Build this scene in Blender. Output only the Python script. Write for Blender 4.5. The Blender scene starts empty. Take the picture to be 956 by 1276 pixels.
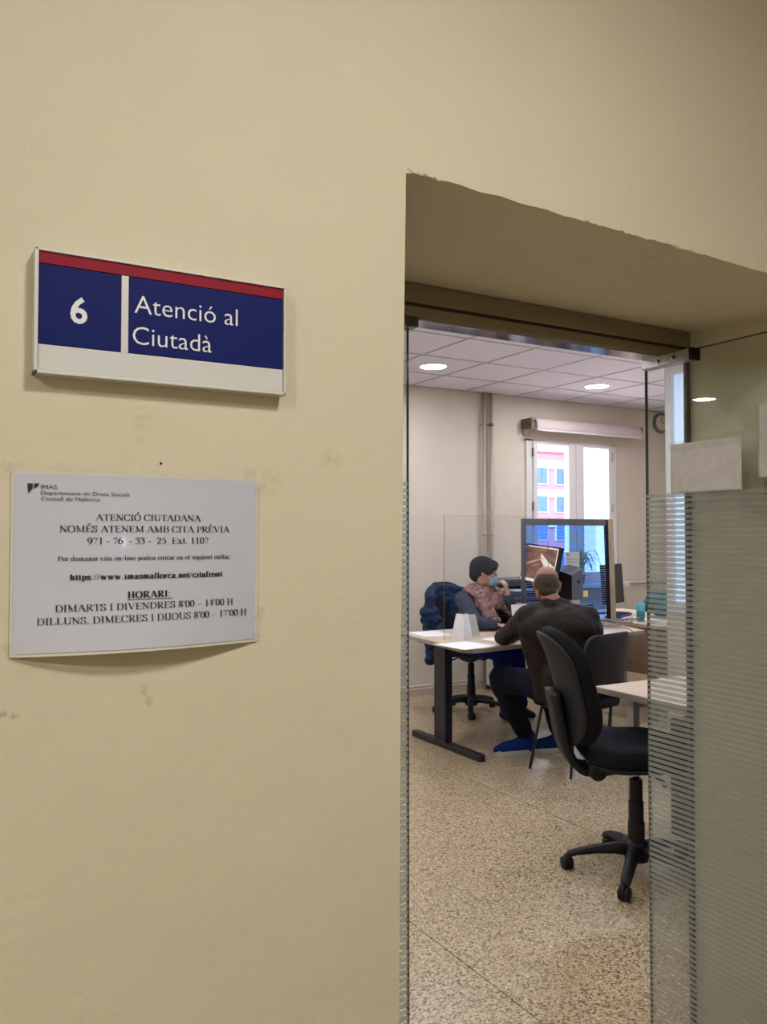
import bpy, bmesh, math, random
from mathutils import Vector, Matrix, noise
random.seed(7)
sc = bpy.context.scene
COL = sc.collection
PI = math.pi

# ------------------------------------------------------------------ camera
SENS_F = 1036.0 / 956.0 * 36.0
cam_d = bpy.data.cameras.new('camera'); cam = bpy.data.objects.new('camera', cam_d); COL.objects.link(cam)
cam_d.sensor_fit = 'HORIZONTAL'; cam_d.sensor_width = 36.0; cam_d.lens = SENS_F
cam_d.clip_start = 0.02; cam_d.clip_end = 400
_a, _b = 0.4982, 0.8671
_p = math.atan(30 / 1036.0); _c, _s = math.cos(_p), math.sin(_p)
Rv = Vector((_b, -_a, 0)); Fv = Vector((_a * _c, _b * _c, _s)); Uv = Vector((-_a * _s, -_b * _s, _c))
m = Matrix((Rv, Uv, -Fv)).transposed().to_4x4(); m.translation = Vector((0, 0, 1.48))
cam.matrix_world = m
sc.camera = cam

# ------------------------------------------------------------------ view, world, sun, area lights
sc.view_settings.view_transform = 'Standard'; sc.view_settings.look = 'None'
sc.view_settings.gamma = 1.0; sc.view_settings.use_curve_mapping = False
sc.view_settings.exposure = 0.0
world = bpy.data.worlds.new('world'); sc.world = world; world.use_nodes = True
wn = world.node_tree.nodes; wl = world.node_tree.links
bg = wn['Background']; bg.inputs['Color'].default_value = (0.70, 0.80, 1.0, 1); bg.inputs['Strength'].default_value = 14.0

def area(name, loc, size, power, color, direction, size_y=None, portal=False):
    d = bpy.data.lights.new(name, 'AREA'); d.energy = power; d.color = color
    d.shape = 'RECTANGLE' if size_y else 'DISK'; d.size = size
    if size_y: d.size_y = size_y
    if portal: d.cycles.is_portal = True
    o = bpy.data.objects.new(name, d); COL.objects.link(o); o.location = loc
    o.rotation_euler = Vector(direction).to_track_quat('-Z', 'Y').to_euler()
    return o
sd = bpy.data.lights.new('sun', 'SUN'); sd.energy = 12.0; sd.angle = 0.01; sd.color = (1.0, 0.95, 0.88)
sun = bpy.data.objects.new('sun', sd); COL.objects.link(sun)
sun.rotation_euler = Vector((0.35, 0.65, -0.62)).to_track_quat('-Z', 'Y').to_euler()
area('window_daylight_portal', (6.04, 6.75, 1.72), 1.2, 1, (1, 1, 1), (0, -1, 0), 1.5, portal=True)
area('side_window_daylight_portal', (5.3, 3.3, 1.7), 1.9, 1, (1, 1, 1), (-1, 0, 0), 2.0, portal=True)
# corridor ceiling lamp and an added fill from the left, in round fittings
area('corridor_lamp_light', (.62, -0.15, 2.765), 0.30, 24, (1.0, 0.975, 0.90), (0, 0, -1))
area('corridor_fill_light', (-1.5, -.6, 2.765), 0.30, 40, (1.0, 0.975, 0.90), (0, 0, -1))

# ------------------------------------------------------------------ materials
def mat(name, col, rough=0.6, metal=0.0, var=0.0, vscale=8.0, bump=0.0, bscale=60.0, coat=0.0, spec=0.5):
    m = bpy.data.materials.new(name); m.use_nodes = True
    nt = m.node_tree; b = nt.nodes['Principled BSDF']
    b.inputs['Base Color'].default_value = (*col, 1); b.inputs['Roughness'].default_value = rough
    b.inputs['Metallic'].default_value = metal; b.inputs['Coat Weight'].default_value = coat
    b.inputs['Specular IOR Level'].default_value = spec
    tc = nt.nodes.new('ShaderNodeTexCoord')
    if var:
        n = nt.nodes.new('ShaderNodeTexNoise'); n.inputs['Scale'].default_value = vscale; n.inputs['Detail'].default_value = 5
        nt.links.new(tc.outputs['Object'], n.inputs['Vector'])
        r = nt.nodes.new('ShaderNodeValToRGB')
        r.color_ramp.elements[0].position = 0.3; r.color_ramp.elements[1].position = 0.7
        r.color_ramp.elements[0].color = (*[c * (1 - var) for c in col], 1)
        r.color_ramp.elements[1].color = (*[min(1, c * (1 + var)) for c in col], 1)
        nt.links.new(n.outputs['Fac'], r.inputs['Fac']); nt.links.new(r.outputs['Color'], b.inputs['Base Color'])
    if bump:
        n2 = nt.nodes.new('ShaderNodeTexNoise'); n2.inputs['Scale'].default_value = bscale; n2.inputs['Detail'].default_value = 3
        nt.links.new(tc.outputs['Object'], n2.inputs['Vector'])
        bp = nt.nodes.new('ShaderNodeBump'); bp.inputs['Strength'].default_value = bump; bp.inputs['Distance'].default_value = 0.004
        nt.links.new(n2.outputs['Fac'], bp.inputs['Height']); nt.links.new(bp.outputs['Normal'], b.inputs['Normal'])
    return m

def glass_mat(name, tint, refl=1.0, rough=0.0):
    m = bpy.data.materials.new(name); m.use_nodes = True; nt = m.node_tree
    for n in list(nt.nodes): nt.nodes.remove(n)
    out = nt.nodes.new('ShaderNodeOutputMaterial'); mx = nt.nodes.new('ShaderNodeMixShader')
    t = nt.nodes.new('ShaderNodeBsdfTransparent'); t.inputs['Color'].default_value = (*tint, 1)
    g = nt.nodes.new('ShaderNodeBsdfGlossy'); g.inputs['Roughness'].default_value = rough
    f = nt.nodes.new('ShaderNodeFresnel'); ge = nt.nodes.new('ShaderNodeNewGeometry'); mr = nt.nodes.new('ShaderNodeMapRange')
    mr.inputs[3].default_value = 1.45; mr.inputs[4].default_value = 1 / 1.45   # same reflectance on both faces of the thin pane
    nt.links.new(ge.outputs['Backfacing'], mr.inputs[0]); nt.links.new(mr.outputs[0], f.inputs['IOR'])
    mu = nt.nodes.new('ShaderNodeMath'); mu.operation = 'MULTIPLY'; mu.inputs[1].default_value = refl
    nt.links.new(f.outputs[0], mu.inputs[0]); nt.links.new(mu.outputs[0], mx.inputs[0])
    nt.links.new(t.outputs[0], mx.inputs[1]); nt.links.new(g.outputs[0], mx.inputs[2]); nt.links.new(mx.outputs[0], out.inputs[0])
    return m

def film_mat(name, col, see=0.3):
    m = bpy.data.materials.new(name); m.use_nodes = True; nt = m.node_tree
    for n in list(nt.nodes): nt.nodes.remove(n)
    out = nt.nodes.new('ShaderNodeOutputMaterial'); mx = nt.nodes.new('ShaderNodeMixShader'); mx2 = nt.nodes.new('ShaderNodeMixShader')
    t = nt.nodes.new('ShaderNodeBsdfTransparent'); t.inputs['Color'].default_value = (0.97, 0.97, 0.95, 1)
    d = nt.nodes.new('ShaderNodeBsdfDiffuse'); d.inputs['Color'].default_value = (*col, 1)
    tr = nt.nodes.new('ShaderNodeBsdfTranslucent'); tr.inputs['Color'].default_value = (*col, 1)
    mx2.inputs[0].default_value = 0.55; mx.inputs[0].default_value = see
    nt.links.new(d.outputs[0], mx2.inputs[1]); nt.links.new(tr.outputs[0], mx2.inputs[2])
    nt.links.new(mx2.outputs[0], mx.inputs[1]); nt.links.new(t.outputs[0], mx.inputs[2]); nt.links.new(mx.outputs[0], out.inputs[0])
    return m

def emit_mat(name, col, s):
    m = bpy.data.materials.new(name); m.use_nodes = True; b = m.node_tree.nodes['Principled BSDF']
    b.inputs['Base Color'].default_value = (*col, 1)
    b.inputs['Emission Color'].default_value = (*col, 1); b.inputs['Emission Strength'].default_value = s
    return m

def wall_mat():
    m = mat('cream wall paint', (0.62, 0.56, 0.375), 0.62, spec=0.3)
    nt = m.node_tree; N = nt.nodes; Lk = nt.links; b = N['Principled BSDF']; tc = N['Texture Coordinate']
    def noise_n(scale, detail=4, rough=0.5):
        n = N.new('ShaderNodeTexNoise'); n.inputs['Scale'].default_value = scale; n.inputs['Detail'].default_value = detail
        n.inputs['Roughness'].default_value = rough; Lk.new(tc.outputs['Object'], n.inputs['Vector']); return n
    a = noise_n(55, 4, .55); c = noise_n(9, 3); big = noise_n(2.2, 3)
    add = N.new('ShaderNodeMath'); add.operation = 'MULTIPLY_ADD'; add.inputs[1].default_value = 2.2
    Lk.new(c.outputs['Fac'], add.inputs[0]); Lk.new(a.outputs['Fac'], add.inputs[2])
    bp = N.new('ShaderNodeBump'); bp.inputs['Strength'].default_value = 0.32; bp.inputs['Distance'].default_value = 0.004
    Lk.new(add.outputs[0], bp.inputs['Height']); Lk.new(bp.outputs['Normal'], b.inputs['Normal'])
    r = N.new('ShaderNodeValToRGB'); r.color_ramp.elements[0].position = .3; r.color_ramp.elements[1].position = .72
    r.color_ramp.elements[0].color = (0.60, 0.54, 0.415, 1); r.color_ramp.elements[1].color = (0.635, 0.58, 0.44, 1)
    Lk.new(big.outputs['Fac'], r.inputs['Fac'])
    last = r.outputs['Color']
    # old tape marks and scuffs with a shape of their own
    nz = noise_n(70, 5, .65)
    for (x, z, rx, rz, col, k, th) in [(0.106, 1.268, .016, .008, (0.30, .17, .08), .8, .45), (0.268, 1.271, .013, .030, (0.36, .27, .17), .55, .47),
                                  (0.261, 1.622, .014, .030, (0.50, .38, .17), .5, .42), (0.533, 1.590, .022, .018, (0.50, .41, .24), .45, .42),
                                  (0.559, 2.172, .02, .012, (0.72, .66, .5), .4, .42), (0.13, 1.33, .03, .02, (.52, .42, .24), .4, .44),
                                  (0.435, 1.555, .022, .022, (.52, .42, .24), .5, .42)]:
        sub = N.new('ShaderNodeVectorMath'); sub.operation = 'SUBTRACT'; sub.inputs[1].default_value = (x, 1.075, z)
        Lk.new(tc.outputs['Object'], sub.inputs[0])
        dv = N.new('ShaderNodeVectorMath'); dv.operation = 'DIVIDE'; dv.inputs[1].default_value = (rx, .05, rz)
        Lk.new(sub.outputs[0], dv.inputs[0])
        ln = N.new('ShaderNodeVectorMath'); ln.operation = 'LENGTH'; Lk.new(dv.outputs[0], ln.inputs[0])
        mr = N.new('ShaderNodeMapRange'); mr.inputs[1].default_value = 1.0; mr.inputs[2].default_value = 0.2; Lk.new(ln.outputs['Value'], mr.inputs[0])
        gt = N.new('ShaderNodeMapRange'); gt.inputs[1].default_value = th; gt.inputs[2].default_value = th + .12; Lk.new(nz.outputs['Fac'], gt.inputs[0])
        mu = N.new('ShaderNodeMath'); mu.operation = 'MULTIPLY'; Lk.new(mr.outputs[0], mu.inputs[0]); Lk.new(gt.outputs[0], mu.inputs[1])
        mk = N.new('ShaderNodeMath'); mk.operation = 'MULTIPLY'; mk.inputs[1].default_value = k; Lk.new(mu.outputs[0], mk.inputs[0])
        mx = N.new('ShaderNodeMix'); mx.data_type = 'RGBA'; mx.inputs[7].default_value = (*col, 1)
        Lk.new(mk.outputs[0], mx.inputs[0]); Lk.new(last, mx.inputs[6]); last = mx.outputs[2]
    Lk.new(last, b.inputs['Base Color'])
    return m

def terrazzo():
    m = mat('terrazzo', (.5, .42, .3), 0.33, spec=0.5); nt = m.node_tree; N = nt.nodes; Lk = nt.links; b = N['Principled BSDF']
    geo = N.new('ShaderNodeNewGeometry')
    v = N.new('ShaderNodeTexVoronoi'); v.inputs['Scale'].default_value = 155; Lk.new(geo.outputs['Position'], v.inputs['Vector'])
    v2 = N.new('ShaderNodeTexVoronoi'); v2.inputs['Scale'].default_value = 150; v2.feature = 'DISTANCE_TO_EDGE'; Lk.new(geo.outputs['Position'], v2.inputs['Vector'])
    sep = N.new('ShaderNodeSeparateColor'); Lk.new(v.outputs['Color'], sep.inputs[0])
    r = N.new('ShaderNodeValToRGB'); cr = r.color_ramp; cr.interpolation = 'CONSTANT'
    cr.elements[0].position = 0; cr.elements[0].color = (0.12, 0.08, 0.045, 1)
    cr.elements[1].position = .12; cr.elements[1].color = (0.27, 0.19, 0.11, 1)
    for p, c in [(.34, (.42, .325, .20)), (.6, (.50, .40, .255)), (.86, (.62, .52, .36))]:
        e = cr.elements.new(p); e.color = (*c, 1)
    Lk.new(sep.outputs[0], r.inputs['Fac'])
    n = N.new('ShaderNodeTexNoise'); n.inputs['Scale'].default_value = 1.6; n.inputs['Detail'].default_value = 3; Lk.new(geo.outputs['Position'], n.inputs['Vector'])
    mr = N.new('ShaderNodeMapRange'); mr.inputs[3].default_value = .86; mr.inputs[4].default_value = 1.08; Lk.new(n.outputs['Fac'], mr.inputs[0])
    mx = N.new('ShaderNodeVectorMath'); mx.operation = 'SCALE'; Lk.new(r.outputs['Color'], mx.inputs[0]); Lk.new(mr.outputs[0], mx.inputs['Scale'])
    Lk.new(mx.outputs[0], b.inputs['Base Color'])
    mr2 = N.new('ShaderNodeMapRange'); mr2.inputs[3].default_value = .22; mr2.inputs[4].default_value = .45; Lk.new(n.outputs['Fac'], mr2.inputs[0]); Lk.new(mr2.outputs[0], b.inputs['Roughness'])
    return m

def picture_mat():
    m = mat('desktop picture', (.3, .15, .1), .4); nt = m.node_tree; N = nt.nodes; Lk = nt.links; b = N['Principled BSDF']
    tc = N['Texture Coordinate']
    n = N.new('ShaderNodeTexNoise'); n.inputs['Scale'].default_value = 9; n.inputs['Detail'].default_value = 6; n.inputs['Distortion'].default_value = 1.5
    mp = N.new('ShaderNodeMapping'); mp.inputs['Rotation'].default_value = (0, .5, 0); mp.inputs['Scale'].default_value = (1, 1, 2.6)
    Lk.new(tc.outputs['Object'], mp.inputs[0]); Lk.new(mp.outputs[0], n.inputs['Vector'])
    r = N.new('ShaderNodeValToRGB'); cr = r.color_ramp
    cr.elements[0].position = .3; cr.elements[0].color = (.05, .045, .04, 1)
    cr.elements[1].position = .75; cr.elements[1].color = (.30, .13, .10, 1)
    e = cr.elements.new(.5); e.color = (.15, .06, .045, 1)
    Lk.new(n.outputs['Fac'], r.inputs['Fac']); Lk.new(r.outputs['Color'], b.inputs['Base Color'])
    Lk.new(r.outputs['Color'], b.inputs['Emission Color']); b.inputs['Emission Strength'].default_value = .45
    return m

def skin_mat(name, col):
    m = mat(name, col, .5, var=.08, vscale=12); b = m.node_tree.nodes['Principled BSDF']
    b.inputs['Subsurface Weight'].default_value = .15; b.inputs['Subsurface Radius'].default_value = (.02, .008, .004); b.inputs['Subsurface Scale'].default_value = .5
    return m

def cloth_mat(name, col, rough=.85, scale=14, bump=.6, var=.2):
    m = mat(name, col, rough, var=var, vscale=scale * 1.5, bump=0, spec=.15)
    nt = m.node_tree; N = nt.nodes; b = N['Principled BSDF']; tc = N['Texture Coordinate']
    n = N.new('ShaderNodeTexNoise'); n.inputs['Scale'].default_value = scale; n.inputs['Detail'].default_value = 2; n.inputs['Distortion'].default_value = 1.2
    nt.links.new(tc.outputs['Object'], n.inputs['Vector'])
    bp = N.new('ShaderNodeBump'); bp.inputs['Strength'].default_value = bump; bp.inputs['Distance'].default_value = .03
    nt.links.new(n.outputs['Fac'], bp.inputs['Height']); nt.links.new(bp.outputs['Normal'], b.inputs['Normal'])
    return m

M = dict(
    wall=wall_mat(), terrazzo=terrazzo(), picture=picture_mat(),
    room_wall=mat('office wall paint', (0.64, 0.575, 0.49), .75, var=.03, vscale=2.5, bump=.15, bscale=40),
    room_pipe=mat('painted pipe', (0.42, 0.35, 0.28), .45),
    corridor_wall=mat('corridor wall paint', (0.55, 0.50, 0.38), .8),
    grout=mat('floor joint', (.22, .16, .10), .9),
    tile=mat('ceiling tile', (0.80, 0.77, 0.86), .9, var=.03, vscale=30, bump=.2, bscale=150),
    tbar=mat('ceiling grid bar', (0.40, 0.38, 0.42), .5),
    plate=mat('plenum', (.2, .2, .2), .9),
    alu=mat('anodised aluminium', (0.30, 0.26, 0.19), .32, metal=.75, var=.05, vscale=6),
    alu_dark=mat('dark aluminium', (0.10, 0.09, 0.075), .3, metal=.6),
    chrome=mat('polished steel', (.55, .55, .56), .1, metal=1.0),
    steel=mat('brushed steel', (.52, .51, .52), .35, metal=.8),
    black=mat('black plastic', (.006, .006, .009), .5, bump=.1, bscale=200, spec=.3),
    black_gloss=mat('black gloss', (.004, .004, .007), .3, spec=.25),
    black_metal=mat('black painted steel', (.008, .009, .018), .35),
    dark_fabric=mat('black upholstery', (.007, .0075, .012), .95, spec=.2, var=.25, vscale=200, bump=.3, bscale=350),
    charcoal=mat('charcoal mesh', (.026, .028, .034), .85, var=.2, vscale=300, bump=.3, bscale=400),
    grey_plastic=mat('grey plastic', (.13, .135, .16), .5),
    white_screen=emit_mat('pale screen area', (.55, .52, .47), .55), pale_stripe=emit_mat('pale pink stripe', (.42, .22, .17), .5),
    paper_grey=mat('greyish card', (.50, .49, .46), .6), grey_blue=mat('slate blue plastic', (.075, .08, .12), .5),
    frosted=film_mat('frosted window glass', (.20, .225, .26), .02),
    glass_side=glass_mat('acrylic side sheet', (.985, .985, .99), .05),
    shell_dark=mat('dark grey shell plastic', (.013, .014, .018), .55, spec=.25),
    grey_metal=mat('light grey metal', (.36, .34, .31), .45),
    maple=mat('pale maple laminate', (0.60, 0.46, 0.33), .38, var=.08, vscale=7),
    maple_side=mat('beech board', (.33, .22, .135), .55, var=.1, vscale=6),
    edge=mat('grey desk edging', (.30, .27, .22), .5),
    cream_post=mat('beige lacquered post', (.36, .29, .20), .5),
    screen_bar=mat('slate grey bar', (.09, .085, .095), .5),
    white=mat('white lacquer', (.72, .72, .75), .35),
    white_frame=mat('white window frame', (.70, .68, .68), .4),
    sign_white=mat('off white sign frame', (.62, .61, .60), .35, metal=.1),
    sign_blue=mat('dark blue sign panel', (0.004, 0.010, 0.112), .55, var=.05, vscale=20, spec=.15),
    sign_red=mat('crimson sign strip', (0.24, 0.004, 0.018), .5, spec=.2),
    letter_white=mat('white lettering', (.72, .72, .74), .5),
    ink=mat('printed ink', (.012, .012, .015), .6),
    ink_grey=mat('grey printed ink', (.06, .06, .065), .6),
    paper=mat('paper', (.78, .78, .84), .7),
    laminate=mat('laminated paper', (.52, .53, .63), .24, coat=1.0, bump=.06, bscale=9),
    lam_edge=mat('laminate border', (.62, .60, .54), .12, coat=1.0),
    tape=film_mat('clear tape', (.75, .74, .68), .94),
    old_paper=mat('crumpled page', (.48, .45, .42), .45, var=.06, vscale=40, bump=.6, bscale=25),
    glass=glass_mat('door glass', (.93, .955, .94)),
    glass_thin=glass_mat('acrylic sheet', (.97, .975, .98), .22),
    glass_edge=mat('glass edge', (.10, .13, .11), .15),
    glass_win=glass_mat('window glass', (.97, .98, 1.0), .8),
    glass_blue=glass_mat('blue tinted glass', (.46, .66, .98), .3),
    film=film_mat('frosted film', (.44, .445, .43), .33),
    film_white=film_mat('white striped film', (.66, .70, .82), .55),
    blind=mat('roller blind fabric', (.60, .50, .49), .85, bump=.3, bscale=200),
    facade=mat('pink facade render', (.21, .075, .09), .8),
    facade_white=mat('white plaster band', (.30, .30, .30), .8),
    shutter=mat('teal blue shutter', (.022, .060, .11), .6),
    brown=mat('brown bracket', (.13, .09, .06), .5),
    teal=film_mat('teal plastic', (.22, .62, .68), .45),
    teal_cloth=cloth_mat('teal cloth', (.02, .14, .17)),
    blue_card=mat('blue folder', (.02, .04, .25), .5),
    yellow=mat('yellow paper', (.75, .65, .22), .7),
    leaf=mat('plant leaf', (.10, .30, .10), .5),
    pot=mat('terracotta pot', (.35, .14, .07), .8),
    cable=mat('grey cable', (.19, .18, .15), .5),
    printer=mat('printer plastic', (.025, .035, .075), .4),
    printer_band=mat('printer grey plastic', (.10, .11, .14), .45),
    skin_m=skin_mat('tanned skin', (.30, .135, .075)),
    skin_w=skin_mat('fair skin', (.46, .25, .17)),
    hair_m=mat('cropped dark hair', (.055, .038, .028), .8, var=.4, vscale=120, bump=.5, bscale=300),
    hair_w=mat('short dark hair', (.007, .005, .006), .75, spec=.2, var=.3, vscale=60, bump=.6, bscale=90),
    leather=cloth_mat('brown leather jacket', (.020, .013, .010), .62, 8, .5),
    trousers=cloth_mat('black trousers', (.006, .007, .016), .85, 12, .5),
    blue_trousers=cloth_mat('royal blue trousers', (.004, .009, .16), .8, 12, .5),
    sweater=cloth_mat('slate grey jumper', (.045, .055, .085), .9, 16, .5),
    scarf=cloth_mat('dusty pink scarf', (.30, .17, .17), .9, 30, .9, .35),
    shoe=cloth_mat('blue trainer fabric', (.006, .022, .13), .8, 60, .3),
    sole=mat('white rubber sole', (.45, .45, .45), .6),
    mask=mat('surgical mask', (.22, .47, .64), .7, bump=.2, bscale=120),
    navy_jacket=cloth_mat('navy puffer coat', (.008, .022, .06), .6, 10, 1.0),
    eye=mat('eye', (.02, .015, .01), .2),
    light=emit_mat('lamp diffuser', (.96, .965, 1.0), 115),
    corr_light=emit_mat('corridor lamp diffuser', (1.0, .93, .80), 6),
    ground=mat('sunlit paving', (.55, .38, .33), .9),
)

# ------------------------------------------------------------------ helpers
def smooth(bm, on=True):
    for f in bm.faces: f.smooth = on
def finish(name, bm, material, parent=None, loc=None, rot=None, sm=False, bevel=0, seg=2, mod=None):
    me = bpy.data.meshes.new(name)
    bmesh.ops.recalc_face_normals(bm, faces=bm.faces)
    if sm: smooth(bm)
    bm.to_mesh(me); bm.free()
    mats = material if isinstance(material, (list, tuple)) else [material]
    for q in mats: me.materials.append(M[q] if isinstance(q, str) else q)
    o = bpy.data.objects.new(name, me); COL.objects.link(o)
    if parent: o.parent = parent
    if loc: o.location = loc
    if rot: o.rotation_euler = rot
    if bevel:
        b = o.modifiers.new('bevel', 'BEVEL'); b.width = bevel; b.segments = seg; b.limit_method = 'ANGLE'; b.angle_limit = .6
    return o
def box(bm, x0, x1, y0, y1, z0, z1, mtx=None, mi=0):
    vs = [bm.verts.new((x, y, z)) for x in (x0, x1) for y in (y0, y1) for z in (z0, z1)]
    if mtx is not None:
        for v in vs: v.co = mtx @ v.co
    for q in ((0, 1, 3, 2), (4, 6, 7, 5), (0, 4, 5, 1), (2, 3, 7, 6), (0, 2, 6, 4), (1, 5, 7, 3)):
        f = bm.faces.new([vs[i] for i in q]); f.material_index = mi
    return vs
def bx(name, material, parent, *d, bevel=0, **k):
    bm = bmesh.new(); box(bm, *d); return finish(name, bm, material, parent, bevel=bevel, **k)
def frame_of(t, up=Vector((0, 0, 1))):
    t = t.normalized(); s = t.cross(up)
    if s.length < 1e-4: s = t.cross(Vector((0, 1, 0)))
    s.normalize(); return s, s.cross(t).normalized()
def tube(bm, pts, r, seg=12, cap=True, flat=1.0, up=Vector((0, 0, 1))):
    pts = [Vector(p) for p in pts]; rr = r if isinstance(r, (list, tuple)) else [r] * len(pts)
    rings = []
    for i, p in enumerate(pts):
        t = (pts[min(i + 1, len(pts) - 1)] - pts[max(i - 1, 0)])
        s, u = frame_of(t, up)
        rings.append([bm.verts.new(p + (s * math.cos(2 * PI * k / seg) + u * math.sin(2 * PI * k / seg) * flat) * rr[i]) for k in range(seg)])
    for a, b in zip(rings, rings[1:]):
        for k in range(seg): bm.faces.new((a[k], a[(k + 1) % seg], b[(k + 1) % seg], b[k]))
    if cap:
        bm.faces.new(rings[0][::-1]); bm.faces.new(rings[-1])
def curve_pts(P, n=8):
    P = [Vector(p) for p in P]; out = []
    for i in range(len(P) - 1):
        p0 = P[max(i - 1, 0)]; p1 = P[i]; p2 = P[i + 1]; p3 = P[min(i + 2, len(P) - 1)]
        for k in range(n):
            t = k / n
            out.append(.5 * ((2 * p1) + (-p0 + p2) * t + (2 * p0 - 5 * p1 + 4 * p2 - p3) * t * t + (-p0 + 3 * p1 - 3 * p2 + p3) * t ** 3))
    out.append(P[-1]); return out
def lathe(bm, prof, seg=24, mtx=None):
    rings = []
    for r, z in prof:
        if r < 1e-6: rings.append([bm.verts.new((0, 0, z))])
        else: rings.append([bm.verts.new((r * math.cos(2 * PI * k / seg), r * math.sin(2 * PI * k / seg), z)) for k in range(seg)])
    for a, b in zip(rings, rings[1:]):
        for k in range(seg):
            k2 = (k + 1) % seg
            if len(a) == 1 and len(b) == 1: continue
            if len(a) == 1: bm.faces.new((a[0], b[k], b[k2]))
            elif len(b) == 1: bm.faces.new((a[k], a[k2], b[0]))
            else: bm.faces.new((a[k], a[k2], b[k2], b[k]))
    if mtx is not None:
        for rg in rings:
            for v in rg: v.co = mtx @ v.co
def prism(bm, outline, z0, z1, mtx=None):
    lo = [bm.verts.new((x, y, z0)) for x, y in outline]; hi = [bm.verts.new((x, y, z1)) for x, y in outline]
    bm.faces.new(lo[::-1]); bm.faces.new(hi)
    n = len(outline)
    for i in range(n): bm.faces.new((lo[i], lo[(i + 1) % n], hi[(i + 1) % n], hi[i]))
    if mtx is not None:
        for v in lo + hi: v.co = mtx @ v.co
def rrect(w, d, r, n=5):
    out = []
    for cx, cy, a0 in ((w / 2 - r, d / 2 - r, 0), (-w / 2 + r, d / 2 - r, PI / 2), (-w / 2 + r, -d / 2 + r, PI), (w / 2 - r, -d / 2 + r, 1.5 * PI)):
        for k in range(n + 1):
            a = a0 + PI / 2 * k / n; out.append((cx + r * math.cos(a), cy + r * math.sin(a)))
    return out
def cushion(bm, outline, z0, z1, r, mtx=None, curve=None):
    """soft slab with rolled edges, optionally bent by curve()"""
    h = z1 - z0; new = []
    rings = []
    for t, s in ((0, 1 - r), (.12, 1 - r * .35), (.35, 1), (.65, 1), (.88, 1 - r * .35), (1, 1 - r)):
        rings.append([bm.verts.new((x * s, y * s, z0 + h * t)) for x, y in outline])
    n = len(outline)
    for a, b in zip(rings, rings[1:]):
        for k in range(n): bm.faces.new((a[k], a[(k + 1) % n], b[(k + 1) % n], b[k]))
    new += [v for rg in rings for v in rg]
    for rg in (rings[0], rings[-1]):
        prev = rg; z = rg[0].co.z
        for s in (.75, .5, .25):
            nr = [bm.verts.new((v.co.x * s, v.co.y * s, z)) for v in rg]; new += nr
            for k in range(n): bm.faces.new((prev[k], prev[(k + 1) % n], nr[(k + 1) % n], nr[k]))
            prev = nr
        c = bm.verts.new((0, 0, z)); new.append(c)
        for k in range(n): bm.faces.new((prev[k], prev[(k + 1) % n], c))
    if curve:
        for v in new: v.co = curve(v.co)
    if mtx is not None:
        for v in new: v.co = mtx @ v.co
def tag(o, label=None, cat=None, group=None, kind=None):
    if label: o['label'] = label
    if cat: o['category'] = cat
    if group: o['group'] = group
    if kind: o['kind'] = kind
    return o
def empty(name, loc=(0, 0, 0), rz=0.0):
    o = bpy.data.objects.new(name, None); COL.objects.link(o); o.location = loc; o.rotation_euler = (0, 0, rz); o.empty_display_size = .1
    return o
def dup(root, loc, rz):
    r = root.copy(); COL.objects.link(r); r.location = loc; r.rotation_euler = (0, 0, rz)
    for ch in list(root.children):
        c = ch.copy(); COL.objects.link(c); c.parent = r
        for g in ch.children:
            d = g.copy(); COL.objects.link(d); d.parent = c
    return r
def bake(o):
    """apply modifiers without operators"""
    dg = bpy.context.evaluated_depsgraph_get(); dg.update()
    me = bpy.data.meshes.new_from_object(o.evaluated_get(dg)); old = o.data
    o.modifiers.clear(); o.data = me; bpy.data.meshes.remove(old)
    return o
def S(o): return tag(o, kind='structure')

def text_verts(body, bold=0.0):
    cu = bpy.data.curves.new('t', 'FONT'); cu.body = body; cu.size = 1; cu.offset = bold; cu.resolution_u = 3
    o = bpy.data.objects.new('t', cu); COL.objects.link(o)
    dg = bpy.context.evaluated_depsgraph_get(); dg.update()
    me = bpy.data.meshes.new_from_object(o.evaluated_get(dg))
    bpy.data.objects.remove(o); bpy.data.curves.remove(cu)
    vs = [v.co.copy() for v in me.vertices]; fs = [tuple(p.vertices) for p in me.polygons]
    bpy.data.meshes.remove(me)
    return vs, fs
CAP = None
def text_obj(name, body, x0, x1, zb, cap, mapf, material, parent, bold=0.0):
    """lettering between x0 and x1 with its baseline at zb; mapf puts (x, z) on the carrying surface"""
    global CAP
    if CAP is None: CAP = max(v.y for v in text_verts('H')[0])
    vs, fs = text_verts(body, bold)
    mn = min(v.x for v in vs); mx = max(v.x for v in vs)
    bm = bmesh.new(); bv = []
    for v in vs: bv.append(bm.verts.new(mapf(x0 + (v.x - mn) / (mx - mn) * (x1 - x0), zb + v.y * cap / CAP)))
    for f in fs:
        try: bm.faces.new([bv[i] for i in f])
        except ValueError: pass
    me = bpy.data.meshes.new(name); bm.to_mesh(me); bm.free(); me.materials.append(M[material])
    o = bpy.data.objects.new(name, me); COL.objects.link(o); o.parent = parent
    return o

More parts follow.
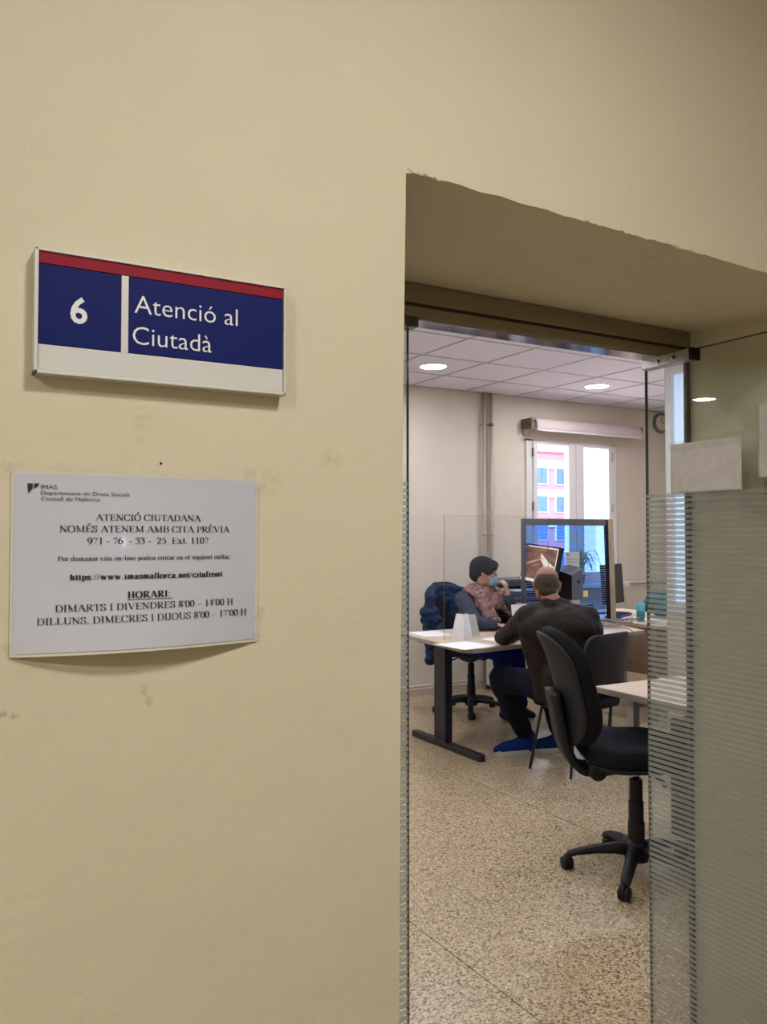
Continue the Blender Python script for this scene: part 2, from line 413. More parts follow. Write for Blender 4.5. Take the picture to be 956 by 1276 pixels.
# ---- a small serif alphabet drawn as strokes (T thick line, t thin line, C curve, s serif bar, d dot)
GLY = {
'A': (.72, 'T .36,1 .64,0;t .34,1 .08,0;t .17,.34 .52,.34;s .08,0,.22;s .64,0,.26'),
'B': (.66, 'T .16,0 .16,1;t .05,.98 .34,.98;t .16,.53 .36,.53;t .05,.02 .36,.02;C .32,.98 .50,.93 .53,.76 .47,.58 .32,.53;C .32,.53 .54,.50 .60,.28 .52,.07 .32,.02'),
'C': (.68, 'C .60,.74 .54,.93 .36,.99 .16,.86 .07,.50 .16,.14 .36,.01 .52,.06 .62,.22;t .60,.70 .60,.99'),
'D': (.73, 'T .16,0 .16,1;t .05,.98 .34,.98;t .05,.02 .34,.02;C .30,.98 .54,.90 .64,.50 .54,.10 .30,.02'),
'E': (.62, 'T .16,0 .16,1;t .05,.98 .54,.98;t .54,.98 .55,.78;t .16,.52 .42,.52;t .42,.62 .42,.42;t .05,.02 .56,.02;t .56,.02 .60,.24'),
'H': (.74, 'T .16,0 .16,1;T .58,0 .58,1;t .16,.52 .58,.52;s .16,1,.24;s .58,1,.24;s .16,0,.24;s .58,0,.24'),
'I': (.34, 'T .17,0 .17,1;s .17,1,.26;s .17,0,.26'),
'J': (.40, 'T .24,1 .24,.22;C .24,.24 .20,.02 .08,.0 .04,.10;s .24,1,.26'),
'L': (.61, 'T .16,0 .16,1;s .16,1,.26;t .05,.02 .54,.02;t .54,.02 .58,.28'),
'M': (.90, 't .16,0 .16,1;T .16,1 .44,.06;t .44,.04 .72,1;T .73,0 .73,1;s .14,0,.24;s .73,0,.26;s .11,1,.16;s .77,1,.18'),
'N': (.74, 't .14,0 .14,1;T .12,1 .60,.02;t .60,0 .60,1;s .14,0,.24;s .60,1,.24;s .08,1,.14'),
'O': (.73, 'C .36,.99 .15,.88 .07,.50 .15,.12 .36,.01 .57,.12 .65,.50 .57,.88 .36,.99'),
'P': (.57, 'T .16,0 .16,1;t .05,.98 .32,.98;t .16,.47 .32,.47;s .16,0,.26;C .28,.98 .48,.93 .52,.72 .46,.52 .28,.47'),
'R': (.68, 'T .16,0 .16,1;t .05,.98 .32,.98;t .16,.50 .32,.50;s .16,0,.24;C .28,.98 .48,.93 .51,.74 .45,.55 .28,.50;T .31,.50 .60,.0;s .62,0,.16'),
'S': (.56, 'C .46,.76 .38,.96 .26,.99 .10,.90 .11,.70 .26,.54 .42,.40 .46,.20 .36,.03 .22,.01 .10,.10 .06,.27;t .46,.72 .46,.98;t .06,.02 .06,.30'),
'T': (.62, 'T .31,0 .31,1;t .04,.98 .58,.98;t .04,.98 .03,.76;t .58,.98 .59,.76;s .31,0,.26'),
'U': (.73, 'T .16,1 .16,.3;C .16,.32 .20,.08 .38,.01 .54,.08 .59,.30;t .59,.28 .59,1;s .16,1,.26;s .59,1,.22'),
'V': (.72, 'T .12,1 .38,0;t .38,0 .62,1;s .12,1,.25;s .62,1,.22'),
'a': (.45, 'C .08,.52 .13,.64 .22,.67 .31,.60 .32,.50 .32,.12 .36,.02 .44,.07;C .32,.40 .14,.33 .06,.15 .12,.01 .22,.02 .32,.14'),
'c': (.45, 'C .40,.53 .30,.67 .20,.66 .09,.52 .07,.32 .12,.10 .24,.01 .36,.06 .42,.17'),
'd': (.50, 'T .36,0 .36,1;s .31,1,.12;s .40,.03,.12;C .36,.55 .26,.67 .12,.60 .07,.34 .12,.08 .24,.0 .36,.12'),
'e': (.45, 'C .08,.40 .38,.40 .35,.60 .24,.67 .12,.60 .07,.36 .12,.10 .24,.01 .36,.07 .41,.18'),
'f': (.33, 'T .14,0 .14,.82;C .14,.80 .18,.98 .28,1.0 .34,.92;t .03,.64 .28,.64;s .14,0,.22'),
'g': (.50, 'C .22,.67 .10,.62 .09,.42 .22,.26 .34,.40 .34,.60 .22,.67;C .14,.28 .08,.16 .20,.08 .38,.05 .42,-.10 .30,-.28 .12,-.28 .05,-.16 .16,-.02;t .34,.62 .46,.62'),
'h': (.50, 'T .12,0 .12,1;C .12,.50 .24,.67 .34,.60 .37,.44;T .37,.46 .37,0;s .12,0,.20;s .37,0,.20;s .09,1,.12'),
'i': (.28, 'T .14,0 .14,.66;s .14,0,.22;s .10,.66,.12;d .14,.90,.06'),
'l': (.28, 'T .14,0 .14,1;s .14,0,.22;s .10,1,.12'),
'm': (.78, 'T .12,0 .12,.66;C .12,.50 .24,.67 .34,.60 .37,.44;T .37,.46 .37,0;C .37,.50 .48,.67 .59,.60 .62,.44;T .62,.46 .62,0;s .12,0,.20;s .37,0,.18;s .62,0,.20;s .08,.64,.12'),
'n': (.50, 'T .12,0 .12,.66;C .12,.50 .24,.67 .34,.60 .37,.44;T .37,.46 .37,0;s .12,0,.20;s .37,0,.20;s .08,.64,.12'),
'o': (.50, 'C .25,.67 .11,.58 .07,.33 .11,.08 .25,.0 .39,.08 .43,.33 .39,.58 .25,.67'),
'p': (.50, 'T .13,-.28 .13,.66;s .13,-.28,.22;s .09,.64,.12;C .13,.52 .26,.67 .38,.58 .43,.33 .37,.08 .25,.0 .13,.10'),
'r': (.34, 'T .12,0 .12,.66;C .12,.44 .20,.62 .28,.66 .33,.58;s .12,0,.22;s .08,.64,.12'),
's': (.38, 'C .31,.50 .26,.65 .18,.67 .08,.60 .10,.46 .22,.36 .32,.24 .31,.07 .20,.0 .10,.05 .06,.18'),
't': (.30, 'T .14,.86 .14,.14;C .14,.16 .17,.02 .24,.02 .30,.08;t .03,.64 .28,.64'),
'u': (.50, 'T .13,.66 .13,.20;C .13,.22 .16,.03 .25,.0 .36,.12;T .37,.66 .37,0;s .09,.65,.12;s .33,.65,.12;s .41,.02,.12'),
'w': (.72, 'T .10,.66 .24,0;t .24,0 .36,.60;T .34,.66 .50,0;t .50,0 .63,.66;s .10,.66,.2;s .35,.66,.2;s .63,.66,.16'),
'x': (.50, 'T .10,.66 .38,0;t .38,.66 .09,0;s .10,.66,.18;s .38,.66,.16;s .09,0,.16;s .39,0,.18'),
'0': (.50, 'C .25,1.0 .12,.88 .07,.50 .12,.12 .25,.0 .38,.12 .43,.50 .38,.88 .25,1.0'),
'1': (.50, 'T .27,0 .27,1;t .12,.86 .27,.98;s .27,0,.28'),
'2': (.50, 'C .07,.72 .13,.93 .26,1.0 .38,.90 .38,.68 .28,.42 .06,.06;T .06,.05 .40,.05;t .40,.04 .45,.20'),
'3': (.50, 'C .08,.78 .16,.96 .27,.99 .37,.88 .34,.68 .20,.55;C .20,.55 .40,.46 .40,.22 .28,.03 .10,.02 .05,.10'),
'4': (.50, 'T .34,0 .34,1;t .34,.98 .05,.30;t .05,.27 .46,.27'),
'5': (.50, 'T .14,.94 .42,.94;t .15,.98 .09,.58;C .09,.58 .28,.62 .42,.36 .34,.08 .18,.0 .06,.06'),
'6': (.50, 'C .42,.99 .22,.90 .08,.60 .08,.25 .18,.03 .30,.01 .43,.18 .43,.42 .30,.60 .18,.58 .09,.44'),
'7': (.50, 'T .08,.94 .44,.94;t .44,.96 .20,0;t .08,.96 .05,.78'),
'8': (.50, 'C .25,1.0 .12,.90 .12,.72 .25,.56 .40,.38 .42,.18 .25,.0 .09,.16 .10,.36 .25,.53 .37,.72 .38,.90 .25,1.0'),
'9': (.50, 'C .08,.0 .30,.12 .42,.42 .42,.74 .32,.97 .20,.99 .07,.82 .07,.58 .20,.40 .32,.42 .41,.56'),
'.': (.26, 'd .12,.05,.07'), ':': (.28, 'd .13,.05,.07;d .13,.60,.07'), ',': (.26, 'd .12,.05,.07;t .15,.04 .09,-.16'),
'-': (.34, 'T .04,.36 .29,.36'), '–': (.50, 't .0,.36 .50,.36'), '/': (.30, 't .02,0 .27,1.0'), "'": (.20, 'T .10,1 .10,.78'), ' ': (.27, ''),
}
ACC = {'É': ('E', 'T .27,1.12 .42,1.36'), 'È': ('E', 'T .38,1.12 .22,1.36'), 'Ó': ('O', 'T .32,1.12 .48,1.36'), 'ü': ('u', 'd .15,.88,.055;d .36,.88,.055'), 'ç': ('c', 'C .24,.0 .30,-.10 .26,-.22 .14,-.24')}
def serif_line(body, x0, x1, zb, cap, mapf, material, parent, bold=False):
    TK, TN = (.19, .075) if bold else (.118, .05)
    w = [(GLY[ACC[c][0]][0] if c in ACC else GLY[c][0]) + (.04 if bold else 0) for c in body]; tot = sum(w)
    kx = (x1 - x0) / tot; bm = bmesh.new(); X = 0
    def q(pts): bm.faces.new([bm.verts.new(mapf(x0 + (X + x) * kx, zb + z * cap)) for x, z in pts])
    def ribbon(P, wf):
        rows = []
        for i, (x, z) in enumerate(P):
            a = P[max(i - 1, 0)]; b = P[min(i + 1, len(P) - 1)]; tx, tz = b[0] - a[0], b[1] - a[1]; l = math.hypot(tx, tz) or 1
            h = wf(tx / l, tz / l) / 2; rows.append(((x - tz / l * h, z + tx / l * h), (x + tz / l * h, z - tx / l * h)))
        for r0, r1 in zip(rows, rows[1:]): q([r0[0], r0[1], r1[1], r1[0]])
    for c, wd in zip(body, w):
        spec = GLY[ACC[c][0]][1] + ';' + ACC[c][1] if c in ACC else GLY[c][1]
        for st in spec.split(';'):
            if not st: continue
            k, *pp = st.split(' ')
            if k == 's':
                a, b, l = map(float, pp[0].split(',')); q([(a - l / 2, b - .022), (a + l / 2, b - .022), (a + l / 2, b + .022), (a - l / 2, b + .022)]); continue
            if k == 'd':
                a, b, r = map(float, pp[0].split(',')); q([(a + r * math.cos(j * PI / 4), b + r * math.sin(j * PI / 4)) for j in range(8)]); continue
            P = [tuple(map(float, s.split(','))) for s in pp]
            if k == 'C': ribbon([(v.x, v.y) for v in curve_pts([(x, z, 0) for x, z in P], 3)], lambda tx, tz: TN + (TK - TN) * abs(tz) ** 1.6)
            else: ribbon(P, (lambda tx, tz: TK * (1 if abs(tz) > .3 else .8)) if k == 'T' else (lambda tx, tz: TN))
        X += wd
    me = bpy.data.meshes.new('lettering'); bm.to_mesh(me); bm.free(); me.materials.append(M[material])
    o = bpy.data.objects.new('lettering', me); COL.objects.link(o); o.parent = parent
    return o

# ------------------------------------------------------------------ SETTING: front wall, floor, ceiling, office walls
WY = 1.075
def front_wall():
    bm = bmesh.new()
    lint = []; n = 60
    for i in range(n + 1):
        t = i / n; x = .657 + (1.862 - .657) * t
        z = 2.041 - .029 * t + (noise.noise(Vector((x * 22, 0, 3))) * .0035 + (.004 if .42 < t < .62 and noise.noise(Vector((x * 60, 1, 0))) > .15 else 0))
        lint.append((x, z))
    left = [(.630, 0), (.640, .5), (.6445, .76), (.6475, 1.285), (.6525, 1.7), (.6575, 2.036)]
    out = [(-2.5, 0)] + left + lint[1:] + [(1.862, 0), (3.2, 0), (3.2, 3.05), (-2.5, 3.05)]
    f = [bm.verts.new((x, WY, z)) for x, z in out]; k = len(f)
    # back outline: the soffit rises to 2.04 at the header
    bk = []
    for x, z in out:
        zb = 2.041 if (.66 < x < 1.861 and 1.9 < z < 2.2) or abs(x - 1.862) < .001 and z > 1.9 or abs(x - .6575) < .001 else z
        bk.append(bm.verts.new((x, 1.56, zb)))
    bm.faces.new(f); bm.faces.new(bk[::-1])
    for i in range(k): bm.faces.new((f[i], bk[i], bk[(i + 1) % k], f[(i + 1) % k]))
    bmesh.ops.recalc_face_normals(bm, faces=bm.faces)
    bmesh.ops.triangulate(bm, faces=[q for q in bm.faces if len(q.verts) > 4])
    o = finish('wall_front', bm, 'wall', bevel=.0025, seg=2)
    return S(o)
wall_front = front_wall()

# small chips of broken plaster on the lintel edge
bm = bmesh.new()
for i in range(46):
    x = random.choice([random.uniform(.66, .72), random.uniform(1.0, 1.5), random.uniform(1.1, 1.35)])
    z = 2.041 - .029 * (x - .657) / 1.205 + random.uniform(-.001, .004)
    s = random.uniform(.001, .003)
    bmesh.ops.create_icosphere(bm, subdivisions=1, radius=s, matrix=Matrix.Translation((x, WY - .0005, z)) @ Matrix.Diagonal((2.2, .7, 1, 1)))
tag(finish('plaster_chips', bm, 'wall', wall_front), kind='stuff')

# floor of terrazzo slabs with recessed joints
RX0, RX1, RY0, RY1, CZ = -6.0, 7.47, 1.56, 6.57, 2.885
fl = S(bx('floor', 'grout', None, RX0 - .1, RX1 + .1, -2.1, RY1 + .1, -.12, -.004))
sl = 1.3
def slab_mesh(w, d):
    bm = bmesh.new(); vs = box(bm, 0, w, 0, d, -.004, 0)
    me = bpy.data.meshes.new('floor_slab'); bmesh.ops.recalc_face_normals(bm, faces=bm.faces); bm.to_mesh(me); bm.free(); me.materials.append(M['terrazzo']); return me
cache = {}
gx = [1.70 + sl * k for k in range(-7, 6)]
gy = [1.97 + sl * k for k in range(-4, 5)]
xs = [RX0] + [g for g in gx if RX0 + .05 < g < RX1 - .05] + [RX1]
ys = [-2.0] + [g for g in gy if -1.95 < g < RY1 - .05] + [RY1]
for i in range(len(xs) - 1):
    for j in range(len(ys) - 1):
        w, d = round(xs[i + 1] - xs[i] - .005, 4), round(ys[j + 1] - ys[j] - .0018, 4)
        if ys[j + 1] < 1.6 and (xs[i] < -2.6 or xs[i] > 3.2): continue
        key = (w, d)
        if key not in cache: cache[key] = slab_mesh(w, d)
        o = bpy.data.objects.new('floor_slab', cache[key]); COL.objects.link(o); o.parent = fl
        o.location = (xs[i] + .0025, ys[j] + .0009, 0)

# suspended ceiling: plate, grid bars, tiles
bm = bmesh.new(); box(bm, RX0 - .1, 5.2, 1.5, RY1 + .1, CZ + .02, CZ + .12); box(bm, 5.2, RX1 + .1, 4.4, RY1 + .1, CZ + .02, CZ + .12)
ce = S(finish('ceiling', bm, 'plate'))
tl = .61
cx = [3.46 + tl * k for k in range(-16, 8)]; cy = [4.80 + tl * k for k in range(-6, 4)]
cxs = [RX0] + [g for g in cx if RX0 + .04 < g < RX1 - .04] + [RX1]
cys = [RY0] + [g for g in cy if RY0 + .04 < g < RY1 - .04] + [RY1]
bm = bmesh.new()
for g in cxs[1:-1]: box(bm, g - .0085, g + .0085, RY0 if g < 5.1 else 4.45, RY1, CZ - .001, CZ + .012)
for g in cys[1:-1]: box(bm, RX0, RX1 if g > 4.45 else 5.1, g - .0085, g + .0085, CZ - .0005, CZ + .012)
box(bm, RX0, RX1, RY1 - .02, RY1, CZ - .002, CZ + .012)
finish('ceiling_grid', bm, 'tbar', ce)
cache = {}
for i in range(len(cxs) - 1):
    for j in range(len(cys) - 1):
        w, d = round(cxs[i + 1] - cxs[i] - .013, 4), round(cys[j + 1] - cys[j] - .013, 4)
        if cxs[i] > 5.2 and cys[j] < 3.9: continue
        key = (w, d)
        if key not in cache:
            bm = bmesh.new(); box(bm, 0, w, 0, d, 0, .012)
            me = bpy.data.meshes.new('ceiling_tile'); bmesh.ops.recalc_face_normals(bm, faces=bm.faces); bm.to_mesh(me); bm.free(); me.materials.append(M['tile']); cache[key] = me
        o = bpy.data.objects.new('ceiling_tile', cache[key]); COL.objects.link(o); o.parent = ce
        o.location = (cxs[i] + .0065, cys[j] + .0065, CZ + .003)

def wall_hole(name, material, axis, a0, a1, b0, b1, z1, hole=None):
    """wall along X (axis 0) or Y (axis 1): spans a0..a1, thickness b0..b1, hole=(h0,h1,z0,z1)"""
    bm = bmesh.new()
    def put(u0, u1, za, zb):
        if axis == 0: box(bm, u0, u1, b0, b1, za, zb)
        else: box(bm, b0, b1, u0, u1, za, zb)
    if hole:
        h0, h1, q0, q1 = hole
        put(a0, h0, 0, z1); put(h1, a1, 0, z1); put(h0, h1, 0, q0); put(h0, h1, q1, z1)
    else: put(a0, a1, 0, z1)
    return S(finish(name, bm, material))
WX0, WX1, WZ0, WZ1 = 5.425, 6.67, .98, 2.465
wall_hole('wall_back', 'room_wall', 0, RX0, RX1 + .2, RY1, RY1 + .28, CZ + .02, (WX0, WX1, WZ0, WZ1))
wall_hole('wall_left', 'room_wall', 1, RY0, RY1, RX0 - .2, RX0, CZ + .02)
wall_hole('wall_right', 'room_wall', 1, 4.39, RY1, RX1, RX1 + .2, CZ + .02)
wall_hole('wall_right_return', 'room_wall', 0, 5.0, RX1 + .2, 4.385, 4.40, CZ + .02)
wall_hole('wall_right_near', 'room_wall', 1, RY0, 4.385, 5.0, 5.2, CZ + .02, (2.35, 4.380, .9, 2.76))
S(bx('wall_inner', 'room_wall', None, -6.0, -2.5, 1.46, 1.56, 0, CZ + .02))
S(bx('wall_inner', 'room_wall', None, 3.2, 5.2, 1.46, 1.56, 0, CZ + .02))
# corridor shell behind the camera
S(bx('wall_corridor_left', 'corridor_wall', None, -2.6, -2.5, -2.1, 1.075, 0, 3.05))
S(bx('wall_corridor_right', 'corridor_wall', None, 3.2, 3.3, -2.1, 1.5, 0, 3.05))
wall_hole('wall_corridor_back', 'corridor_wall', 0, -2.6, 3.3, -2.1, -2.0, 3.05, (.80, .88, 1.98, 2.6))
S(bx('ceiling', 'corridor_wall', None, -2.6, 3.3, -2.1, 1.074, 2.80, 2.9))
wn3 = S(bx('window_3', 'white_frame', None,   .79, .80, -2.07, -2.03, 1.98, 2.6)); wn3.name = 'window_3'
bx('window_frame', 'white_frame', wn3,   .88, .89, -2.07, -2.03, 1.98, 2.6)
bx('window_pane', 'glass_win', wn3,   .80, .88, -2.055, -2.05, 1.98, 2.6)
# skirting and pipes along the far wall
bb = S(bx('baseboard_back', 'room_wall', None, RX0, RX1, RY1 - .014, RY1, 0, .062))
bm = bmesh.new(); tube(bm, [(1.0, 6.535, .093), (5.35, 6.535, .093)], .011, 10)
tag(finish('heating_pipe', bm, 'room_wall', sm=True), 'thin painted heating pipe running low along the far wall above the skirting', 'pipe')
def vpipe(x, r, label):
    t = empty('vertical_pipe', (x, 6.57 - r - .022, 0)); tag(t, label, 'pipe')
    bm = bmesh.new(); tube(bm, [(0, 0, .0), (0, 0, CZ - .002)], r, 14); finish('pipe', bm, 'room_pipe', t, sm=True)
    for z in (.35, 1.5):
        bm = bmesh.new(); tube(bm, [(0, 0, z - .012), (0, 0, z + .012)], r + .003, 14); finish('clip', bm, 'room_pipe', t, sm=True)
    return t
vpipe(4.885, .0195, 'wider left one of two painted pipes rising to the office ceiling')
vp = vpipe(4.972, .018, 'right hand painted pipe of the pair, the one carrying a dark bracket')
bm = bmesh.new(); tube(bm, [(0, 0, 2.555), (0, 0, 2.585)], .023, 14); box(bm, -.11, .025, .0, .018, 2.562, 2.578); finish('bracket', bm, 'brown', vp)
bm = bmesh.new(); tube(bm, [(6.72, 6.548, .975), (7.46, 6.548, .975)], .014, 10)
tag(finish('wall_conduit', bm, 'room_wall', sm=True), 'horizontal painted conduit on the far wall right of the window', 'conduit')

# window in the far wall
w1 = S(empty('window_1', (0, 0, 0)))
fy0, fy1 = 6.54, 6.62
bm = bmesh.new()
box(bm, WX0, WX0 + .075, fy0, fy1, WZ0, WZ1); box(bm, WX1 - .075, WX1, fy0, fy1, WZ0, WZ1)
box(bm, WX0, WX1, fy0, fy1, WZ1 - .02, WZ1); box(bm, WX0, WX1, fy0, fy1, WZ0, WZ0 + .05)
finish('window_frame', bm, 'white_frame', w1, bevel=.004)
for (s0, s1, g0, g1) in ((5.505, 6.075, 5.556, 5.978), (6.082, 6.592, 6.188, 6.545)):
    bm = bmesh.new(); z0, z1 = WZ0 + .05, WZ1 - .022; q0, q1 = z0 + .07, 2.415
    box(bm, s0, g0, fy0 - .012, fy1 - .02, z0, z1); box(bm, g1, s1, fy0 - .012, fy1 - .02, z0, z1)
    box(bm, g0, g1, fy0 - .012, fy1 - .02, z0, q0); box(bm, g0, g1, fy0 - .012, fy1 - .02, q1, z1)
    sash = finish('sash', bm, 'white_frame', w1, bevel=.004)
    bx('pane', 'glass_win', sash, g0, g1, 6.568, 6.574, q0, q1)
    hx = 5.497 if s0 < 6 else 6.595
    for z in (1.25, 1.78, 2.33):
        bm = bmesh.new(); tube(bm, [(hx, fy0 - .012, z - .045), (hx, fy0 - .012, z + .045)], .009, 8)
        finish('hinge', bm, 'grey_metal' if s0 > 6 else 'brown', w1)
bm = bmesh.new(); box(bm, 6.06, 6.09, fy0 - .03, fy0 - .012, 1.55, 1.6); box(bm, 6.066, 6.084, fy0 - .05, fy0 - .03, 1.47, 1.6); finish('window_handle', bm, 'white_frame', w1, bevel=.003)
bx('window_sill', 'white_frame', w1, WX0 - .04, WX1 + .04, 6.40, 6.57, WZ0 - .035, WZ0 - .0)

# roller blind above it
rb = empty('roller_blind', (5.39, 6.47, 2.605)); tag(rb, 'rolled up pinkish fabric blind fixed above the far window', 'blind')
bm = bmesh.new()
prof = [(.0, .065), (-.035, .055), (-.06, .02), (-.07, -.03), (-.072, -.066), (-.066, -.066), (-.062, -.03), (-.05, .02), (-.03, .045), (0, .055)]
for xx in (0.03, 1.50):
    pass
rows = []
for i in range(13):
    xx = .045 + i / 12 * 1.46
    rows.append([bm.verts.new((xx, y - .02, z + .003 * math.sin(i * 2.1) * (z < 0))) for y, z in prof])
for a, b in zip(rows, rows[1:]):
    for k in range(len(prof)): bm.faces.new((a[k], a[(k + 1) % len(prof)], b[(k + 1) % len(prof)], b[k]))
finish('valance', bm, 'blind', rb, sm=True)
bm = bmesh.new(); tube(bm, [(.0, -.0, .0), (1.53, 0, 0)], .042, 18); finish('fabric_roll', bm, 'blind', rb, sm=True)
bm = bmesh.new(); box(bm, .04, 1.50, -.095, -.083, -.075, -.058); finish('bottom_bar', bm, 'white_frame', rb)
for xx in (-.012, 1.53):
    bm = bmesh.new(); box(bm, xx, xx + .012, -.06, .10, -.05, .055); box(bm, xx - .01, xx + .03, -.05, -.01, -.01, .05); finish('bracket', bm, 'brown', rb, bevel=.004)
bm = bmesh.new(); box(bm, .0, .05, .06, .10, -.10, -.02); finish('bracket_plate', bm, 'grey_metal', rb)

# glazed side window on the near right wall of the office
w2 = S(empty('window_2'))
bm = bmesh.new()
for (y0, y1, z0, z1) in ((4.330, 4.380, .9, 2.76), (2.35, 2.45, .9, 2.76), (2.45, 4.33, 2.70, 2.76), (2.45, 4.33, .9, .98), (3.22, 3.30, .98, 2.70)):
    box(bm, 4.985, 5.07, y0, y1, z0, z1)
finish('window_frame', bm, 'white_frame', w2, bevel=.004)
for y0_, y1_ in ((3.29, 4.34), (2.45, 3.22)):
    bm = bmesh.new(); bm.faces.new([bm.verts.new(v) for v in ((5.02, y0_, .98), (5.02, y1_, .98), (5.02, y1_, 2.70), (5.02, y0_, 2.70))]); finish('pane', bm, 'frosted', w2)

# ------------------------------------------------------------------ outside
ext = S(bx('ground', 'ground', None, -40, 140, 8, 130, -6.2, -6.0))
fac = empty('apartment_building', (48, 66, -6)); tag(fac, 'sunlit pink apartment house with white bands and blue shutters seen through the window', 'building')
bx('wall', 'facade', fac, 0, 13.3, 0, 10, 0, 16.6)
bm = bmesh.new()
for z in (14.75, 11.75, 8.7): box(bm, -.1, 13.4, -.18, 0, z - .3, z + .55)
box(bm, -.1, 13.4, -.3, 0, 16.2, 16.9); finish('band', bm, 'facade_white', fac)
for k, z in enumerate((12.9, 10.0, 7.1, 4.2)):
    for j, x in enumerate((1.6, 5.0, 7.9, 10.6)):
        fr = bx('window_surround', 'facade_white', fac, x - .2, x + 1.6, -.12, 0, z - .1, z + 1.75)
        bx('shutter', 'shutter', fr, x, x + .68, -.2, -.12, z, z + 1.6); bx('shutter', 'shutter', fr, x + .72, x + 1.4, -.2, -.12, z, z + 1.6)
wb = empty('white_building', (61.6, 58, -6)); tag(wb, 'bright white building filling the right hand pane of the window', 'building')
bx('wall', 'facade_white', wb, 0, 30, 0, 10, 0, 24); bx('cornice', 'facade_white', wb, -.3, 30, -.3, 0, 23.3, 24)
bm = bmesh.new(); random.seed(3)
for i in range(90):
    p = Vector((random.gauss(0, 1.6), random.gauss(0, 1), random.gauss(0, .9))); s = random.uniform(.15, .4)
    bmesh.ops.create_icosphere(bm, subdivisions=1, radius=s, matrix=Matrix.Translation(p + Vector((6, 3, 17.3))))
tag(finish('roof_plants', bm, 'leaf', fac), kind='stuff')

# ------------------------------------------------------------------ glass entrance: header, fixed pane, open leaf
hd = S(empty('door_frame'))
bx('header_top_profile', 'alu', hd, .658, 1.86, 1.545, 1.60, 1.9955, 2.0395, bevel=.002)
bx('header_gap', 'alu_dark', hd, .658, 1.86, 1.556, 1.60, 1.988, 1.996)
bx('header_bottom_rail', 'alu', hd, .658, 1.835, 1.548, 1.602, 1.966, 1.989, bevel=.002)
bx('rail_underside', 'chrome', hd, .985, 1.79, 1.556, 1.612, 1.961, 1.966)
bx('jamb_profile', 'alu_dark', hd, 1.846, 1.8615, 1.550, 1.5595, 0, 1.9955)
for x in (.658,): bx('sidelight_patch', 'alu_dark', hd, .95, .985, 1.556, 1.60, 1.945, 1.968, bevel=.002)

def strips(bm, plane, a0, a1, ztop, zbot, off, pitch=.0142, wd=.0098):
    z = ztop
    while z > zbot:
        q = [(off, a0, z - wd), (off, a1, z - wd), (off, a1, z), (off, a0, z)] if plane == 'x' else [(a0, off, z - wd), (a1, off, z - wd), (a1, off, z), (a0, off, z)]
        bm.faces.new([bm.verts.new(v) for v in q])
        z -= pitch
sd_ = empty('glass_sidelight', (0, 0, 0)); tag(sd_, 'narrow fixed pane of striped glass at the left edge of the doorway', 'glass panel')
bx('pane', 'glass', sd_, .635, .967, 1.572, 1.580, .004, 1.966)
bx('glass_edge', 'glass_edge', sd_, .967, .9685, 1.572, 1.580, .004, 1.966)
bm = bmesh.new(); strips(bm, 'y', .66, .966, 1.60, .02, 1.5712); tag(finish('frosted_stripes', bm, 'film', sd_), kind='stuff')
bx('bottom_rail', 'alu', sd_, .658, .967, 1.560, 1.590, 0, .0385)

d1 = empty('glass_door', (1.765, 1.56, 0)); tag(d1, 'open glass door leaf with frosted stripes standing at right angles to the doorway', 'door')
bx('pane', 'glass', d1, -.005, .005, -.80, .0565, .008, 1.9635)
bx('glass_edge', 'glass_edge', d1, -.005, .005, .0565, .0578, .008, 1.938)
bx('glass_edge', 'glass_edge', d1, -.005, .005, -.80, -.106, 1.9635, 1.9648)
bm = bmesh.new(); strips(bm, 'x', -.80, .055, 1.593, .02, -.0056); tag(finish('frosted_stripes', bm, 'film', d1), kind='stuff')
pt = bx('patch_fitting', 'steel', d1, -.016, .016, -.100, .0585, 1.936, 1.966, bevel=.0015)
bx('end_cap', 'black', d1, -.016, .016, -.110, -.1003, 1.936, 1.9665)
for y in (-.002, -.052):
    bm = bmesh.new(); mt = Matrix.Translation((-.0165, y, 1.950)) @ Matrix.Rotation(-PI / 2, 4, 'Y')
    lathe(bm, [(.0042, .0008), (.0050, .0016), (.0078, .0010), (.0078, -.001)], 18, mt)
    scw = finish('screw', bm, 'chrome', pt)
    bm = bmesh.new(); lathe(bm, [(0, .0006), (.0045, .0009), (.0045, 0)], 18, mt); fo_ = finish('screw_socket', bm, 'black', pt)
bx('bottom_patch', 'steel', d1, -.016, .016, -.100, .0585, .004, .035, bevel=.0015)
bm = bmesh.new(); tube(bm, [(-.04, -.74, .85), (-.04, -.74, 1.25)], .011, 14); tube(bm, [(-.04, -.74, .9), (.0, -.74, .9)], .007, 10); tube(bm, [(-.04, -.74, 1.2), (0, -.74, 1.2)], .007, 10)
finish('door_handle', bm, 'steel', d1, sm=True)

def page(name, y0, y1, z0, z1, label, tilt=0.0, amp=.003, seed=1):
    bm = bmesh.new(); n = 22; g = []
    for i in range(n + 1):
        row = []
        for j in range(n + 1):
            y = y0 + (y1 - y0) * i / n; z = z0 + (z1 - z0) * j / n + tilt * (y - y0)
            d = amp * (1 + noise.noise(Vector((y * 40, z * 18, seed)))) + .0012 * noise.noise(Vector((y * 120, z * 60, seed)))
            row.append(bm.verts.new((1.7585 - abs(d), y, z)))
        g.append(row)
    for i in range(n):
        for j in range(n): bm.faces.new((g[i][j], g[i + 1][j], g[i + 1][j + 1], g[i][j + 1]))
    o = finish(name, bm, 'old_paper', sm=True); s = o.modifiers.new('s', 'SOLIDIFY'); s.thickness = .0006
    return tag(o, label, 'notice')
p1 = page('taped_page', 1.312, 1.527, 1.592, 1.722, 'crumpled grey page in a plastic sleeve taped to the open glass door', seed=2)
page('taped_page', 1.06, 1.268, 1.618, 1.797, 'smoother pale page at the right edge of the glass door', amp=.001, seed=9)
bm = bmesh.new()
